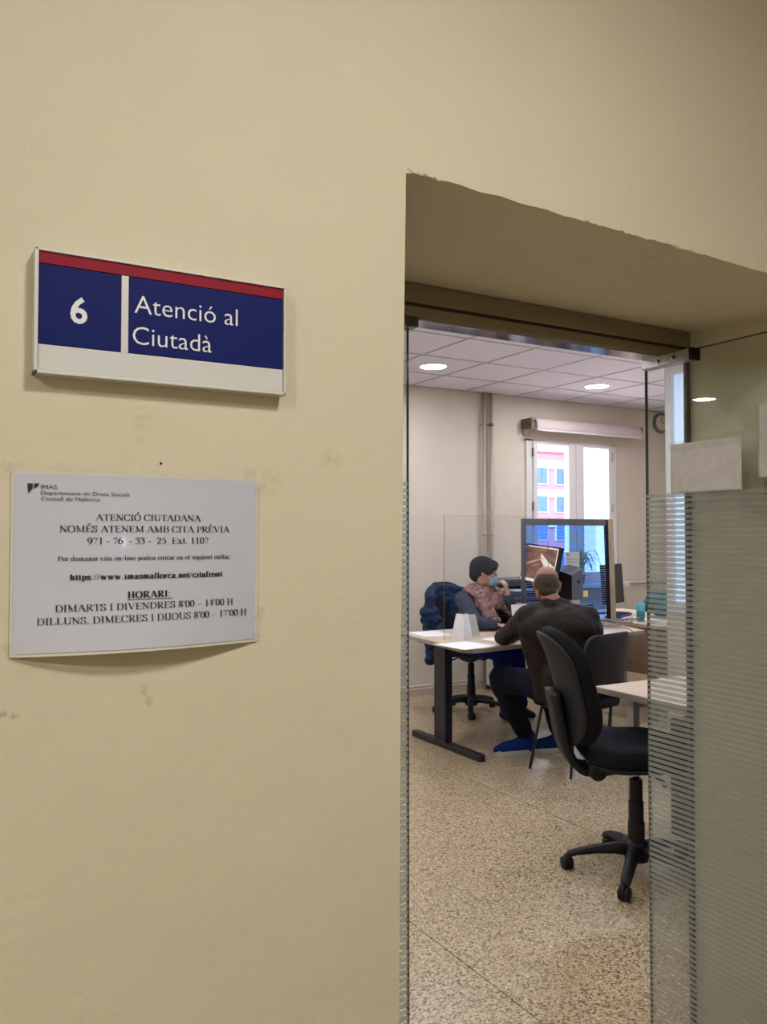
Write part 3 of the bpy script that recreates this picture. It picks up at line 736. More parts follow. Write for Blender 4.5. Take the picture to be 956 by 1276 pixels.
bm.faces.new([bm.verts.new(v) for v in ((1.753, 1.30, 1.706), (1.753, 1.53, 1.698), (1.753, 1.53, 1.728), (1.753, 1.30, 1.736))]); finish('tape', bm, 'tape', p1)

# ------------------------------------------------------------------ office sign on the wall
sg = empty('office_sign', (0, WY, 0)); tag(sg, 'blue and red wall sign with number 6 in an off white frame', 'sign')
SX0, SX1, SZ0, SZ1 = .1285, .4503, 1.6735, 1.8235
bx('back_plate', 'sign_white', sg, SX0 + .002, SX1 - .002, -.016, -.0005, SZ0 + .002, SZ1 - .002)
bm = bmesh.new(); t = .0042
for q in ((SX0, SX1, SZ1 - .0028, SZ1), (SX0, SX1, SZ0, SZ0 + t), (SX0, SX0 + t, SZ0, SZ1), (SX1 - .0028, SX1, SZ0, SZ1)):
    box(bm, q[0], q[1], -.0215, -.0005, q[2], q[3])
finish('frame', bm, 'sign_white', sg, bevel=.0008)
bx('number_panel', 'sign_blue', sg, SX0 + t + .0004, .2290, -.0185, -.015, 1.7095, 1.8058, bevel=.0004)
bx('title_panel', 'sign_blue', sg, .2385, SX1 - .0034, -.0185, -.015, 1.7095, 1.8058, bevel=.0004)
bx('divider_strip', 'sign_white', sg, .2294, .2381, -.0192, -.015, 1.7075, 1.8058, bevel=.0004)
bx('red_strip', 'sign_red', sg, SX0 + t + .0004, SX1 - .0034, -.0190, -.015, 1.8064, 1.8204, bevel=.0004)
bx('white_strip', 'sign_white', sg, SX0 + t + .0004, SX1 - .0034, -.0187, -.015, SZ0 + t + .0006, 1.7088, bevel=.0006)
fm = lambda x, z: (x, -.0187, z)
text_obj('lettering', '6', .1690, .1890, 1.7395, .0300, fm, 'letter_white', sg, bold=.022)
text_obj('lettering', 'Atenció al', .2455, .3815, 1.7610, .0226, fm, 'letter_white', sg, bold=-.006)
text_obj('lettering', 'Ciutadà', .2435, .3460, 1.7213, .0226, fm, 'letter_white', sg, bold=-.006)

# ------------------------------------------------------------------ laminated notice
DX0, DX1, DZ0, DZ1 = .1095, .4150, 1.3395, 1.5555
def bul(X, Z):
    u = min(max((X - .108) / .306, 0), 1); v = min(max((1.556 - Z) / .217, 0), 1)
    return .002 + .020 * math.sin(PI * min(1, u ** .9)) * v ** 1.6 + .004 * math.sin(PI * u)
nt_ = empty('laminated_notice', (0, WY, 0)); tag(nt_, 'white laminated landscape notice taped to the wall below the sign', 'notice')
def sheet(x0, x1, z0, z1, off, name, material, parent, nx=34, nz=26):
    bm = bmesh.new(); g = [[bm.verts.new((x0 + (x1 - x0) * i / nx, -bul(x0 + (x1 - x0) * i / nx, z0 + (z1 - z0) * j / nz) - off - .00015 * noise.noise(Vector((i * .2, j * .2, 4))), z0 + (z1 - z0) * j / nz)) for j in range(nz + 1)] for i in range(nx + 1)]
    for i in range(nx):
        for j in range(nz): bm.faces.new((g[i][j], g[i + 1][j], g[i + 1][j + 1], g[i][j + 1]))
    return finish(name, bm, material, parent, sm=True)
sheet(DX0 - .002, DX1 + .003, DZ0 - .003, DZ1 + .003, .0, 'laminate_border', 'lam_edge', nt_)
sheet(DX0 + .0012, DX1 - .001, DZ0 + .001, DZ1 - .001, .0008, 'page', 'laminate', nt_)
dm = lambda x, z: (DX0 + x, -bul(DX0 + x, DZ0 + z) - .0019, DZ0 + z)
for body, x0, x1, z, cap, mt, bold in [
    ('IMAS', .0305, .0485, .1975, .0048, 'ink_grey', 0), ('Departament de Drets Socials', .0305, .1345, .1905, .0046, 'ink_grey', 0),
    ('Consell de Mallorca', .0305, .0985, .1835, .0046, 'ink_grey', 0), ('ATENCIÓ CIUTADANA', .0935, .2265, .1600, .0078, 'ink', 0),
    ('NOMÉS ATENEM AMB CITA PRÈVIA', .0515, .2665, .1455, .0078, 'ink', 0), ('971 - 76  - 33 -  25  Ext. 1107', .0835, .2375, .1308, .0078, 'ink', 0),
    ('Per demanar cita on-line podeu entrar en el següent enllaç:', .0495, .2695, .1105, .0056, 'ink', 0),
    ('https://www.imasmallorca.net/citafront', .0635, .2565, .0872, .0070, 'ink', .025), ('HORARI:', .1305, .1855, .0635, .0080, 'ink', .03),
    ("DIMARTS I DIVENDRES 8'00 – 14'00 H", .0465, .2715, .0495, .0080, 'ink', 0), ("DILLUNS, DIMECRES I DIJOUS 8'00 – 17'00 H", .0265, .2915, .0345, .0080, 'ink', 0)]:
    if cap < .005: text_obj('lettering', body, x0, x1, z, cap, dm, mt, nt_, bold)
    else: serif_line(body, x0, x1, z, cap, dm, mt, nt_, bool(bold))
bm = bmesh.new()
def flatpoly(pts): bm.faces.new([bm.verts.new(dm(x, z)) for x, z in pts])
n = 14
for i in range(n):
    xa, xb = .130 + .057 * i / n, .130 + .057 * (i + 1) / n; flatpoly([(xa, .0612), (xb, .0612), (xb, .0619), (xa, .0619)])
finish('underline', bm, 'ink', nt_)
bm = bmesh.new(); flatpoly([(.0155, .2035), (.0215, .2035), (.0213, .1975), (.0165, .1915)]); flatpoly([(.0228, .2035), (.0285, .2038), (.0275, .2005), (.0228, .1975)])
finish('emblem', bm, 'ink', nt_)
for (x, z, a) in ((.104, 1.562, .5), (.405, 1.5645, -.3), (.420, 1.545, -1.0), (.421, 1.375, -1.2), (.413, 1.343, .3), (.108, 1.345, 1.1)):
    bm = bmesh.new(); mt = Matrix.Translation((x, -.0036, z)) @ Matrix.Rotation(a, 4, 'Y'); bm.faces.new([bm.verts.new(mt @ Vector(v)) for v in ((-.009, 0, -.006), (.009, 0, -.006), (.009, 0, .006), (-.009, 0, .006))]); finish('tape', bm, 'tape', nt_)

bm = bmesh.new(); lathe(bm, [(0, 0), (.0014, 0), (.0016, .0006), (.0006, .0012), (0, .0012)], 12, Matrix.Translation((.2852, WY, 1.574)) @ Matrix.Rotation(PI / 2, 4, 'X'))
tag(finish('nail_head', bm, 'black'), 'tiny dark nail head in the wall between the sign and the notice', 'nail')

# ------------------------------------------------------------------ ceiling lamps
def downlight(x, y, label, group=None):
    t = empty('recessed_downlight', (x, y, CZ)); tag(t, label, 'ceiling light', group)
    bm = bmesh.new(); lathe(bm, [(.106, -.004), (.112, -.008), (.120, -.006), (.122, .003), (.106, .003), (.106, -.004)], 32); finish('rim', bm, 'white', t, sm=True)
    bm = bmesh.new(); lathe(bm, [(0, -.005), (.1055, -.004), (.1055, .002)], 32); finish('diffuser', bm, 'light', t)
    return t
for x in (-3.555, -1.725, .105, 1.935, 3.765, 5.595):
    for y in (5.725, 4.505, 2.675):
        if (x, y) == (3.765, 5.725): lb = 'round ceiling downlight over the pipes, the left one of the two fully seen'
        elif (x, y) == (5.595, 5.725): lb = 'round ceiling downlight in front of the window blind, right one of two fully seen'
        elif (x, y) == (3.765, 4.505): lb = 'round ceiling downlight mostly cut off by the door header'
        else: lb = None
        if x == 5.595 and y < 4.4: continue
        downlight(x, y, lb or 'round recessed ceiling downlight outside the direct view through the doorway', None if lb else 'downlights out of direct view')
for x, y in ((.62, -.15), (-1.5, -.6)):  # second fitting only houses the added fill light
    t = empty('corridor_lamp_or_fill', (x, y, 2.80)); tag(t, 'round corridor ceiling lamp behind the camera' if x > 0 else 'added fill light in a round fitting at the far left behind the camera', 'ceiling light')
    bm = bmesh.new(); lathe(bm, [(.17, -.012), (.185, -.02), (.19, 0), (.17, 0), (.17, -.012)], 32); finish('rim', bm, 'white', t, sm=True)
    bm = bmesh.new(); lathe(bm, [(0, -.012), (.17, -.012), (.17, -.002)], 32); finish('diffuser', bm, 'corr_light', t)

# wall clock
ck = empty('wall_clock', (7.375, 6.57, 2.755)); tag(ck, 'round wall clock on the far wall seen through the glass door', 'clock')
mt = Matrix.Rotation(PI / 2, 4, 'X')
bm = bmesh.new(); lathe(bm, [(.085, .0), (.11, .0), (.112, .03), (.098, .042), (.088, .034)], 32, mt); finish('rim', bm, 'grey_plastic', ck, sm=True)
bm = bmesh.new(); lathe(bm, [(0, .03), (.09, .03), (.09, .0)], 32, mt); finish('dial', bm, 'room_wall', ck)
bm = bmesh.new(); box(bm, -.003, .003, -.034, -.032, 0, .07); finish('minute_hand', bm, 'black', ck)
bm = bmesh.new(); box(bm, 0, .045, -.034, -.032, -.003, .003); finish('hour_hand', bm, 'black', ck)

# ------------------------------------------------------------------ desks
def poly_top(name, outline, z0, z1, material, parent, bevel=.002):
    bm = bmesh.new(); prism(bm, outline, z0, z1); return finish(name, bm, material, parent, bevel=bevel)
def inset(outline, d):
    cx = sum(p[0] for p in outline) / len(outline); cy = sum(p[1] for p in outline) / len(outline)
    return [(x + (cx - x) * d, y + (cy - y) * d) for x, y in outline]
dk = empty('office_desk', (4.1, 4.8, 0)); tag(dk, 'large pale wood desk on black T shaped legs between the two seated people', 'desk')
out = [(3.075, 4.36), (3.12, 4.295), (3.2, 4.29), (4.87, 4.50), (5.17, 5.30), (3.17, 5.30)]
out = [(x - 4.1, y - 4.8) for x, y in out]
poly_top('desktop', out, .7635, .7665, 'maple', dk, 0); poly_top('edge_band', [(x * 1.001, y * 1.001) for x, y in out], .738, .7635, 'edge', dk)
for x0 in (3.30, 4.62):
    x = x0 - 4.1
    bm = bmesh.new(); mt = Matrix.Translation((x, .06, 0)); prism(bm, rrect(.062, .86, .03, 4), .0, .045, mt); lg = finish('foot', bm, 'black_metal', dk, bevel=.008)
    bx('leg', 'black_metal', dk, x - .032, x + .032, .03, .17, .045, .70, bevel=.006)
    bx('top_bracket', 'black_metal', dk, x - .028, x + .028, -.30, .40, .70, .738, bevel=.004)
bx('cross_beam', 'black_metal', dk, -.77, .49, .075, .125, .64, .70, bevel=.003)

d3 = empty('wooden_desk', (5.75, 5.45, 0)); tag(d3, 'beech coloured desk against the right side behind the framed screen', 'desk')
poly_top('desktop', [(-.56, -.80), (.4, -.80), (.4, .54), (-.50, .54)], .735, .765, 'maple', d3)
bx('side_panel', 'maple_side', d3, -.54, -.51, -.76, .50, .36, .735, bevel=.001)
bx('front_panel', 'maple_side', d3, -.51, .38, -.74, -.715, .36, .735, bevel=.001)
for x, y in ((-.5, -.7), (.36, -.7), (-.5, .46), (.36, .46)): bx('leg', 'grey_metal', d3, x - .02, x + .02, y - .02, y + .02, 0, .735)

d2 = empty('near_desk', (3.25, 2.4, 0)); tag(d2, 'pale topped desk corner with grey legs beside the nearest swivel chair', 'desk')
poly_top('desktop', [(-.405, -.62), (.40, -.62), (.40, .545), (-.40, .545)], .7635, .7665, 'maple', d2, 0)
poly_top('edge_band', [(-.406, -.621), (.401, -.621), (.401, .546), (-.401, .546)], .738, .7635, 'edge', d2)
for x, y in ((-.215, .48), (.34, .48), (.34, -.55), (-.215, -.55)):
    bx('leg', 'grey_metal', d2, x - .02, x + .02, y - .02, y + .02, 0, .738)
bx('apron', 'grey_metal', d2, -.19, .33, .46, .50, .66, .738); bx('apron', 'grey_metal', d2, -.235, -.195, -.54, .46, .69, .738)
pd = empty('drawer_pedestal', (3.42, 2.55, 0)); tag(pd, 'dark grey drawer unit under the near desk', 'cabinet')
bx('body', 'grey_plastic', pd, -.2, .2, -.27, .27, .04, .60, bevel=.004)
for z in (.06, .24, .42):
    f = bx('drawer', 'charcoal', pd, -.212, -.2, -.26, .26, z, z + .165, bevel=.002); bx('handle', 'steel', f, -.23, -.212, -.06, .06, z + .12, z + .13)
for x in (-.15, .15):
    for y in (-.2, .2):
        bm = bmesh.new(); tube(bm, [(x - .01, y, .02), (x + .01, y, .02)], .02, 12); finish('caster', bm, 'black', pd)

# ------------------------------------------------------------------ swivel chair (faces +X)
def swivel(label):
    t = empty('swivel_chair'); tag(t, label, 'chair')
    for k in range(5):
        a = math.radians(71 + 28 + 72 * k); ca, sa = math.cos(a), math.sin(a)
        mt = Matrix.Rotation(a, 4, 'Z')
        bm = bmesh.new(); P = [(.02, .105, .036, .030), (.09, .108, .030, .026), (.18, .098, .026, .020), (.26, .082, .024, .016), (.295, .070, .022, .014), (.306, .058, .016, .010)]
        rings = []
        for x, z, w, h in P: rings.append([bm.verts.new(mt @ Vector((x, w * math.cos(q), z + h * math.sin(q)))) for q in [PI / 4 + 2 * PI * i / 12 for i in range(12)]])
        for r0, r1 in zip(rings, rings[1:]):
            for i in range(12): bm.faces.new((r0[i], r0[(i + 1) % 12], r1[(i + 1) % 12], r1[i]))
        bm.faces.new(rings[0]); bm.faces.new(rings[-1][::-1])
        arm = finish('base_arm', bm, 'black', t, sm=True)
        bm = bmesh.new(); sw = Matrix.Translation((.295 * ca, .295 * sa, 0)) @ Matrix.Rotation(a + .9 + k, 4, 'Z')
        for s in (-1, 1):
            m2 = sw @ Matrix.Translation((-.012, s * .014, .029)) @ Matrix.Rotation(PI / 2, 4, 'X')
            lathe(bm, [(0, -.010), (.020, -.010), (.028, -.006), (.029, 0), (.028, .006), (.020, .010), (0, .010)], 20, m2)
        m2 = sw @ Matrix.Translation((-.012, 0, .034)) @ Matrix.Rotation(PI / 2, 4, 'X')
        lathe(bm, [(0, -.005), (.03, -.005), (.031, 0), (.03, .005), (0, .005)], 16, m2)
        tube(bm, [(.295 * ca, .295 * sa, .03), (.295 * ca, .295 * sa, .075)], .010, 10)
        finish('caster', bm, 'black', arm, sm=True)
    bm = bmesh.new(); lathe(bm, [(0, .06), (.05, .06), (.055, .09), (.05, .135), (.036, .15), (0, .15)], 24); finish('hub', bm, 'black', t, sm=True)
    bm = bmesh.new(); lathe(bm, [(0, .14), (.036, .14), (.036, .225), (.032, .23), (.032, .315), (.028, .32), (.028, .41), (0, .41)], 24); finish('column_cover', bm, 'black', t, sm=False)
    bm = bmesh.new(); lathe(bm, [(0, .4), (.0145, .4), (.0145, .475), (0, .475)], 16); finish('gas_piston', bm, 'chrome', t, sm=True)
    bx('mechanism', 'black_metal', t, -.13, .09, -.06, .06, .455, .492, bevel=.008)
    bm = bmesh.new(); tube(bm, curve_pts([(.0, -.05, .475), (.02, -.16, .473), (.03, -.22, .465)], 4), .006, 8); tube(bm, [(.03, -.215, .466), (.033, -.27, .460)], .012, 10, flat=.6); finish('lever', bm, 'black', t, sm=True)
    bm = bmesh.new(); cushion(bm, rrect(.44, .45, .12, 6), .487, .512, .05); finish('seat_shell', bm, 'black', t, sm=True)
    def sc_(v):
        q = v.copy(); k = (q.x / .23)
        q.z += -.018 * max(0, k) ** 3 + .006 * abs(q.y / .23) ** 2; return q
    bm = bmesh.new(); cushion(bm, rrect(.48, .49, .15, 7), .510, .580, .045, curve=sc_); finish('seat_cushion', bm, 'dark_fabric', t, sm=True)
    # backrest, built flat then stood up: local x = width, y = height, z = thickness
    lean = Matrix.Translation((-.265, 0, .575)) @ Matrix.Rotation(math.radians(-13), 4, 'Y') @ Matrix(((0, 0, 1, 0), (1, 0, 0, 0), (0, 1, 0, 0), (0, 0, 0, 1)))
    def bend(dz, k):
        def f(v):
            q = v.copy(); u = q.y / .25
            q.z += dz + .055 * (q.x / .22) ** 2 * k + .020 * (1 - u * u) - .012 * max(0, u) ** 2
            q.y += .255; q.x *= (1 - .16 * max(0, u) ** 2 - .05 * max(0, -u)); return q
        return f
    bm = bmesh.new(); cushion(bm, rrect(.43, .52, .15, 7), -.03, .035, .07, lean, bend(0, 1)); finish('backrest', bm, 'dark_fabric', t, sm=True)
    bm = bmesh.new(); cushion(bm, rrect(.415, .50, .15, 7), -.048, -.028, .05, lean, bend(0, 1)); finish('back_shell', bm, 'shell_dark', t, sm=True)
    bm = bmesh.new()
    P = curve_pts([(-.06, 0, .468), (-.20, 0, .455), (-.275, 0, .475), (-.325, 0, .56), (-.352, 0, .68), (-.375, 0, .80)], 6)
    for a_, b_ in zip(P, P[1:]):
        pass
    W_ = [.07 + .02 * min(1, i / 10) for i in range(len(P))]; rings = []
    for i, p in enumerate(P):
        tt = (P[min(i + 1, len(P) - 1)] - P[max(i - 1, 0)]).normalized(); nn = Vector((-tt.z, 0, tt.x))
        rings.append([bm.verts.new(p + Vector((0, W_[i] * cy_, 0)) + nn * cz_) for cy_, cz_ in ((-1, -.012), (-.7, -.026), (.7, -.026), (1, -.012), (1, .010), (-1, .010))])
    for r0, r1 in zip(rings, rings[1:]):
        for i in range(6): bm.faces.new((r0[i], r0[(i + 1) % 6], r1[(i + 1) % 6], r1[i]))
    bm.faces.new(rings[0]); bm.faces.new(rings[-1][::-1]); finish('back_bracket', bm, 'shell_dark', t, sm=True)
    bm = bmesh.new(); m2 = Matrix.Translation((-.20, -.07, .475)) @ Matrix.Rotation(PI / 2, 4, 'X')
    lathe(bm, [(0, -.06), (.030, -.06), (.034, 0), (.040, .01), (.040, .045), (.032, .055), (0, .055)], 18, m2); finish('tilt_knob', bm, 'black', t, sm=True)
    return t
ch = swivel('black swivel chair nearest the doorway with empty seat'); ch.location = (2.805, 2.65, 0); ch.rotation_euler = (0, 0, math.radians(-28))
ch2 = dup(ch, (4.15, 5.74, 0), math.radians(-82)); ch2['label'] = 'black swivel chair under the masked woman, hung with a navy coat'
ch['group'] = ch2['group'] = 'black swivel office chairs'

# ------------------------------------------------------------------ visitor chair (faces +Y)
vc = empty('visitor_chair', (3.69, 3.975, 0), math.radians(12)); tag(vc, 'black visitor chair with thin legs that the man in the brown jacket sits on', 'chair')
bm = bmesh.new(); cushion(bm, rrect(.44, .42, .08, 5), .42, .475, .05); finish('seat', bm, 'dark_fabric', vc, sm=True)
for s in (-1, 1):
    bm = bmesh.new(); tube(bm, [(s * .18, .13, .42), (s * .205, .21, .012)], .0125, 12, flat=.7); finish('leg', bm, 'black_metal', vc, sm=True)
    bm = bmesh.new(); tube(bm, curve_pts([(s * .205, -.10, .012), (s * .19, -.13, .42), (s * .185, -.205, .62), (s * .175, -.245, .80)], 5), .0125, 12, flat=.7); finish('leg', bm, 'black_metal', vc, sm=True)
    bm = bmesh.new(); tube(bm, [(s * .185, .13, .415), (s * .187, -.17, .415)], .010, 10); finish('seat_rail', bm, 'black_metal', vc, sm=True)
mt = Matrix.Translation((0, -.215, .57)) @ Matrix.Rotation(math.radians(9), 4, 'X') @ Matrix(((1, 0, 0, 0), (0, 0, -1, 0), (0, 1, 0, 0), (0, 0, 0, 1)))
def vb(v):
    q = v.copy(); q.z += .035 * (q.x / .22) ** 2 * -1; q.y += .15; return q
bm = bmesh.new(); cushion(bm, rrect(.44, .33, .075, 6), -.016, .016, .05, mt, vb); finish('backrest', bm, 'charcoal', vc, sm=True)
bm = bmesh.new(); cushion(bm, rrect(.455, .345, .08, 6), .010, .026, .04, mt, vb); finish('back_shell', bm, 'black', vc, sm=True)

# ------------------------------------------------------------------ organic modelling helpers
def orient(d, up=Vector((0, 0, 1))):
    z = Vector(d).normalized(); x = z.cross(up)
    if x.length < 1e-4: x = Vector((1, 0, 0))
    x.normalize(); y = z.cross(x); return Matrix((x, y, z)).transposed().to_4x4()
def cap(bm, p0, p1, r0, r1=None, seg=14):
    p0, p1 = Vector(p0), Vector(p1); r1 = r0 if r1 is None else r1
    L = (p1 - p0).length; prof = []
    for i in range(5): a = PI / 2 * i / 4; prof.append((r0 * math.sin(a), -r0 * math.cos(a)))
    for i in range(5): a = PI / 2 * i / 4; prof.append((r1 * math.cos(a), L + r1 * math.sin(a)))
    prof[0] = (0, -r0); prof[-1] = (0, L + r1)
    m_ = orient(p1 - p0) if L > 1e-5 else Matrix.Identity(4)
    m_.translation = p0; lathe(bm, prof, seg, m_)
def ell(bm, c, r, mtx=None, seg=20):
    mm = Matrix.Translation(c) @ (mtx or Matrix.Identity(4)) @ Matrix.Diagonal((*r, 1))
    bmesh.ops.create_uvsphere(bm, u_segments=seg, v_segments=seg // 2 + 2, radius=1, matrix=mm)
def chain(bm, pts, rs):
    for i in range(len(pts) - 1): cap(bm, pts[i], pts[i + 1], rs[i], rs[i + 1])
def organic(name, bm, material, parent, voxel=.008, sm=4, wr=0.0, wscale=9, seed=0):
    o = finish(name, bm, material, None)
    r = o.modifiers.new('r', 'REMESH'); r.mode = 'VOXEL'; r.voxel_size = voxel; r.use_smooth_shade = True
    if sm: s = o.modifiers.new('s', 'SMOOTH'); s.iterations = sm; s.factor = .5
    bake(o)
    if wr:
        me = o.data; no = [v.normal.copy() for v in me.vertices]
        for v, n_ in zip(me.vertices, no):
            q = v.co * wscale; d = noise.noise(Vector((q.x, q.y, q.z * 1.8 + seed))); d2 = noise.noise(Vector((q.x * 2.3 + 5, q.y * 2.3, q.z * 3 + seed)))
            v.co += n_ * wr * (d + .5 * (1 - abs(d2) * 2))
    for p in o.data.polygons: p.use_smooth = True
    if parent: o.parent = parent
    return o
def hand(bm, wrist, d, nrm, side, curl=.5, k=1.0):
    """palm with four fingers and a thumb; d towards the fingers, nrm out of the back of the hand"""
    w = Vector(wrist); d = Vector(d).normalized(); n_ = Vector(nrm); n_ = (n_ - d * n_.dot(d)).normalized(); s = d.cross(n_) * side
    for j in (-1, -.33, .33, 1):
        cap(bm, w + d * .01 * k + s * .012 * j * k, w + d * .085 * k + s * .030 * j * k, .013 * k, .0115 * k)
    for i, (o_, L, r) in enumerate(((1, .068, .0086), (.34, .078, .0090), (-.33, .072, .0086), (-1, .056, .0076))):
        p = w + d * .088 * k + s * .030 * o_ * k; a = 0; seg = [L * .45, L * .32, L * .25]; dd = d
        for q, l in enumerate(seg):
            a = curl * (.45 + .5 * q) + (.06 * i); dd = (d * math.cos(a) - n_ * math.sin(a) + s * .10 * o_).normalized()
            p2 = p + dd * l * k; cap(bm, p, p2, r * k * (1 - .08 * q), r * k * (.92 - .08 * q)); p = p2
    p = w + d * .022 * k + s * .024 * k; q1 = p + (d * .6 + s * .75 - n_ * .25).normalized() * .038 * k; q2 = q1 + (d * .9 + s * .25 - n_ * .3).normalized() * .032 * k; q3 = q2 + (d * .95 - n_ * .35).normalized() * .022 * k
    chain(bm, [p, q1, q2, q3], [.014 * k, .0115 * k, .010 * k, .0085 * k])
def basis(f, tilt=0.0, roll=0.0):
    """head frame: local x = right, y = forward, z = up"""
    y = Vector((f[0], f[1], 0)).normalized(); z = Vector((0, 0, 1)); x = y.cross(z)
    R_ = Matrix((x, y, z)).transposed().to_4x4()
    return R_ @ Matrix.Rotation(tilt, 4, 'X') @ Matrix.Rotation(roll, 4, 'Y')
def head(bm, C, B, k=1.0, male=True):
    T = Matrix.Translation(C) @ B @ Matrix.Scale(k, 4)
    P = lambda x, y, z: T @ Vector((x, y, z))
    def E(c, r, rot=None): ell(bm, P(*c), [q * k for q in r], B @ (rot or Matrix.Identity(4)))
    E((0, -.012, .035), (.076, .096, .088)); E((0, .028, -.02), (.062, .066, .085)); E((0, .045, -.075), (.042, .040, .034 if male else .030))
    for s in (-1, 1):
        E((s * .030, .072, .002), (.024, .018, .018)); E((s * .029, .082, .030), (.026, .012, .010)); E((s * .052, -.01, -.05), (.018, .04, .045))
        E((s * .0785, -.008, -.008), (.009, .020, .033), Matrix.Rotation(s * .35, 4, 'Z')); E((s * .083, -.016, .006), (.008, .014, .020), Matrix.Rotation(s * .5, 4, 'Z'))
    cap(bm, P(0, .088, .022), P(0, .112, -.018), .009 * k, .0135 * k); E((-.011, .100, -.022), (.008, .009, .007)); E((.011, .100, -.022), (.008, .009, .007))
    cap(bm, P(-.018, .086, -.052), P(.018, .086, -.052), .0065 * k); cap(bm, P(-.015, .085, -.062), P(.015, .085, -.062), .007 * k)
    return P

# ------------------------------------------------------------------ man in the brown jacket
man = empty('person', (3.62, 3.95, 0)); tag(man, 'man in a brown leather jacket and blue trainers seated with his back to the door', 'person')
O = Vector((3.62, 3.95, 0)); L_ = lambda p: Vector(p) - O
pel, belly, chest, neck = L_((3.63, 3.93, .56)), L_((3.60, 3.94, .72)), L_((3.555, 3.965, .90)), L_((3.53, 4.02, 1.03))
LS, RS = L_((3.38, 4.06, .978)), L_((3.69, 3.875, .970)); LE, RE = L_((3.395, 4.34, .818)), L_((3.79, 4.15, .83))
LW, RW = L_((3.61, 4.50, .80)), L_((3.74, 4.42, .80))
LH, RH = L_((3.52, 3.98, .54)), L_((3.74, 3.92, .54)); LK, RK = L_((3.40, 4.37, .545)), L_((3.78, 4.36, .545)); LA, RA = L_((3.685, 4.475, .10)), L_((3.93, 4.41, .10))
hd_c = L_((3.545, 4.085, 1.165)); HB = basis((.60, .80), -.22, 0)
bm = bmesh.new(); HP = head(bm, hd_c, HB, 1.0)
chain(bm, [neck, neck + Vector((.005, .01, .04)), hd_c + Vector((0, -.01, -.06))], [.068, .062, .058])
chain(bm, [pel, belly, chest, neck], [.13, .13, .12, .07]); cap(bm, LS, RS, .06)
chain(bm, [LS, LE, LW], [.05, .042, .028]); chain(bm, [RS, RE, RW], [.05, .042, .028])
chain(bm, [LH, LK, LA], [.075, .055, .027]); chain(bm, [RH, RK, RA], [.075, .055, .027]); cap(bm, LH, RH, .09)
cap(bm, LA, LA + Vector((-.12, .035, -.055)), .030, .020); cap(bm, RA, RA + Vector((-.12, .045, -.055)), .030, .020)
hand(bm, LW, (.75, .45, -.12), (0, 0, 1), 1, .5); hand(bm, RW, (-.35, .8, -.12), (0, 0, 1), -1, .8)
organic('body', bm, 'skin_m', man, .0065, 2)
bm = bmesh.new()   # cropped hair round the sides and back, crown bare
ell(bm, HP(0, -.020, .010), (.0795, .0915, .070), HB); ell(bm, HP(0, -.055, .025), (.070, .058, .060), HB)
ell(bm, HP(0, -.055, -.035), (.058, .042, .045), HB)
for s in (-1, 1): ell(bm, HP(s * .066, .012, .022), (.013, .028, .034), HB)
o = organic('hair', bm, 'hair_m', man, .005, 3, .0012, 60)
bm = bmesh.new()
chain(bm, [pel + Vector((0, .02, -.02)), belly + Vector((0, .01, 0)), chest], [.165, .155, .165]); cap(bm, chest, neck + Vector((0, -.01, -.05)), .15, .10)
ell(bm, (LS + RS) / 2 + Vector((-.02, -.02, -.06)), (.25, .145, .13), basis((.5, .87)))
cap(bm, LS, RS, .075); chain(bm, [neck + Vector((-.05, .0, -.01)), neck + Vector((.05, -.03, -.01))], [.072, .072])
cap(bm, neck + Vector((-.045, .02, -.02)), LS, .060, .078); cap(bm, neck + Vector((.045, -.03, -.02)), RS, .060, .078)
chain(bm, [LS, LE, LW], [.078, .050, .042]); chain(bm, [RS, RE, RW], [.075, .062, .047]); ell(bm, LE, (.056, .056, .050))
ell(bm, pel + Vector((.03, .02, -.02)), (.235, .13, .16), basis((.4, .92))); ell(bm, belly + Vector((.045, .0, .0)), (.235, .12, .20), basis((.4, .92)))
ell(bm, chest + Vector((.03, -.02, -.03)), (.235, .14, .17), basis((.5, .87)))
chain(bm, [LS + Vector((.02, -.02, -.15)), L_((3.44, 4.02, .66)), L_((3.45, 4.02, .50))], [.085, .075, .055])
chain(bm, [L_((3.47, 3.93, .62)), L_((3.47, 3.96, .46))], [.075, .05])
organic('jacket', bm, 'leather', man, .011, 6, .006, 8)
bm = bmesh.new(); cz = [(a, .072) for a in range(0)]
pts = [neck + Vector((.070 * math.cos(a), .062 * math.sin(a) - .006, .012 + .012 * math.sin(a + 3.6))) for a in [2 * PI * i / 20 for i in range(21)]]
chain(bm, pts, [.018] * 21); organic('collar', bm, 'leather', man, .007, 2, .002, 20)
bm = bmesh.new(); chain(bm, [LH, LK], [.105, .078]); chain(bm, [LK, L_((3.56, 4.43, .30)), LA + Vector((-.012, -.005, .055))], [.082, .070, .056]); chain(bm, [RH, RK], [.105, .078]); chain(bm, [RK, RA + Vector((-.01, 0, .055))], [.08, .056]); cap(bm, LH, RH, .11)
organic('trousers', bm, 'trousers', man, .010, 4, .008, 12)
bm = bmesh.new(); tube(bm, [(-.135, .035, .43 + .21), (-.105, .015, .60)], .004, 6); finish('zip_pull', bm, 'steel', man)
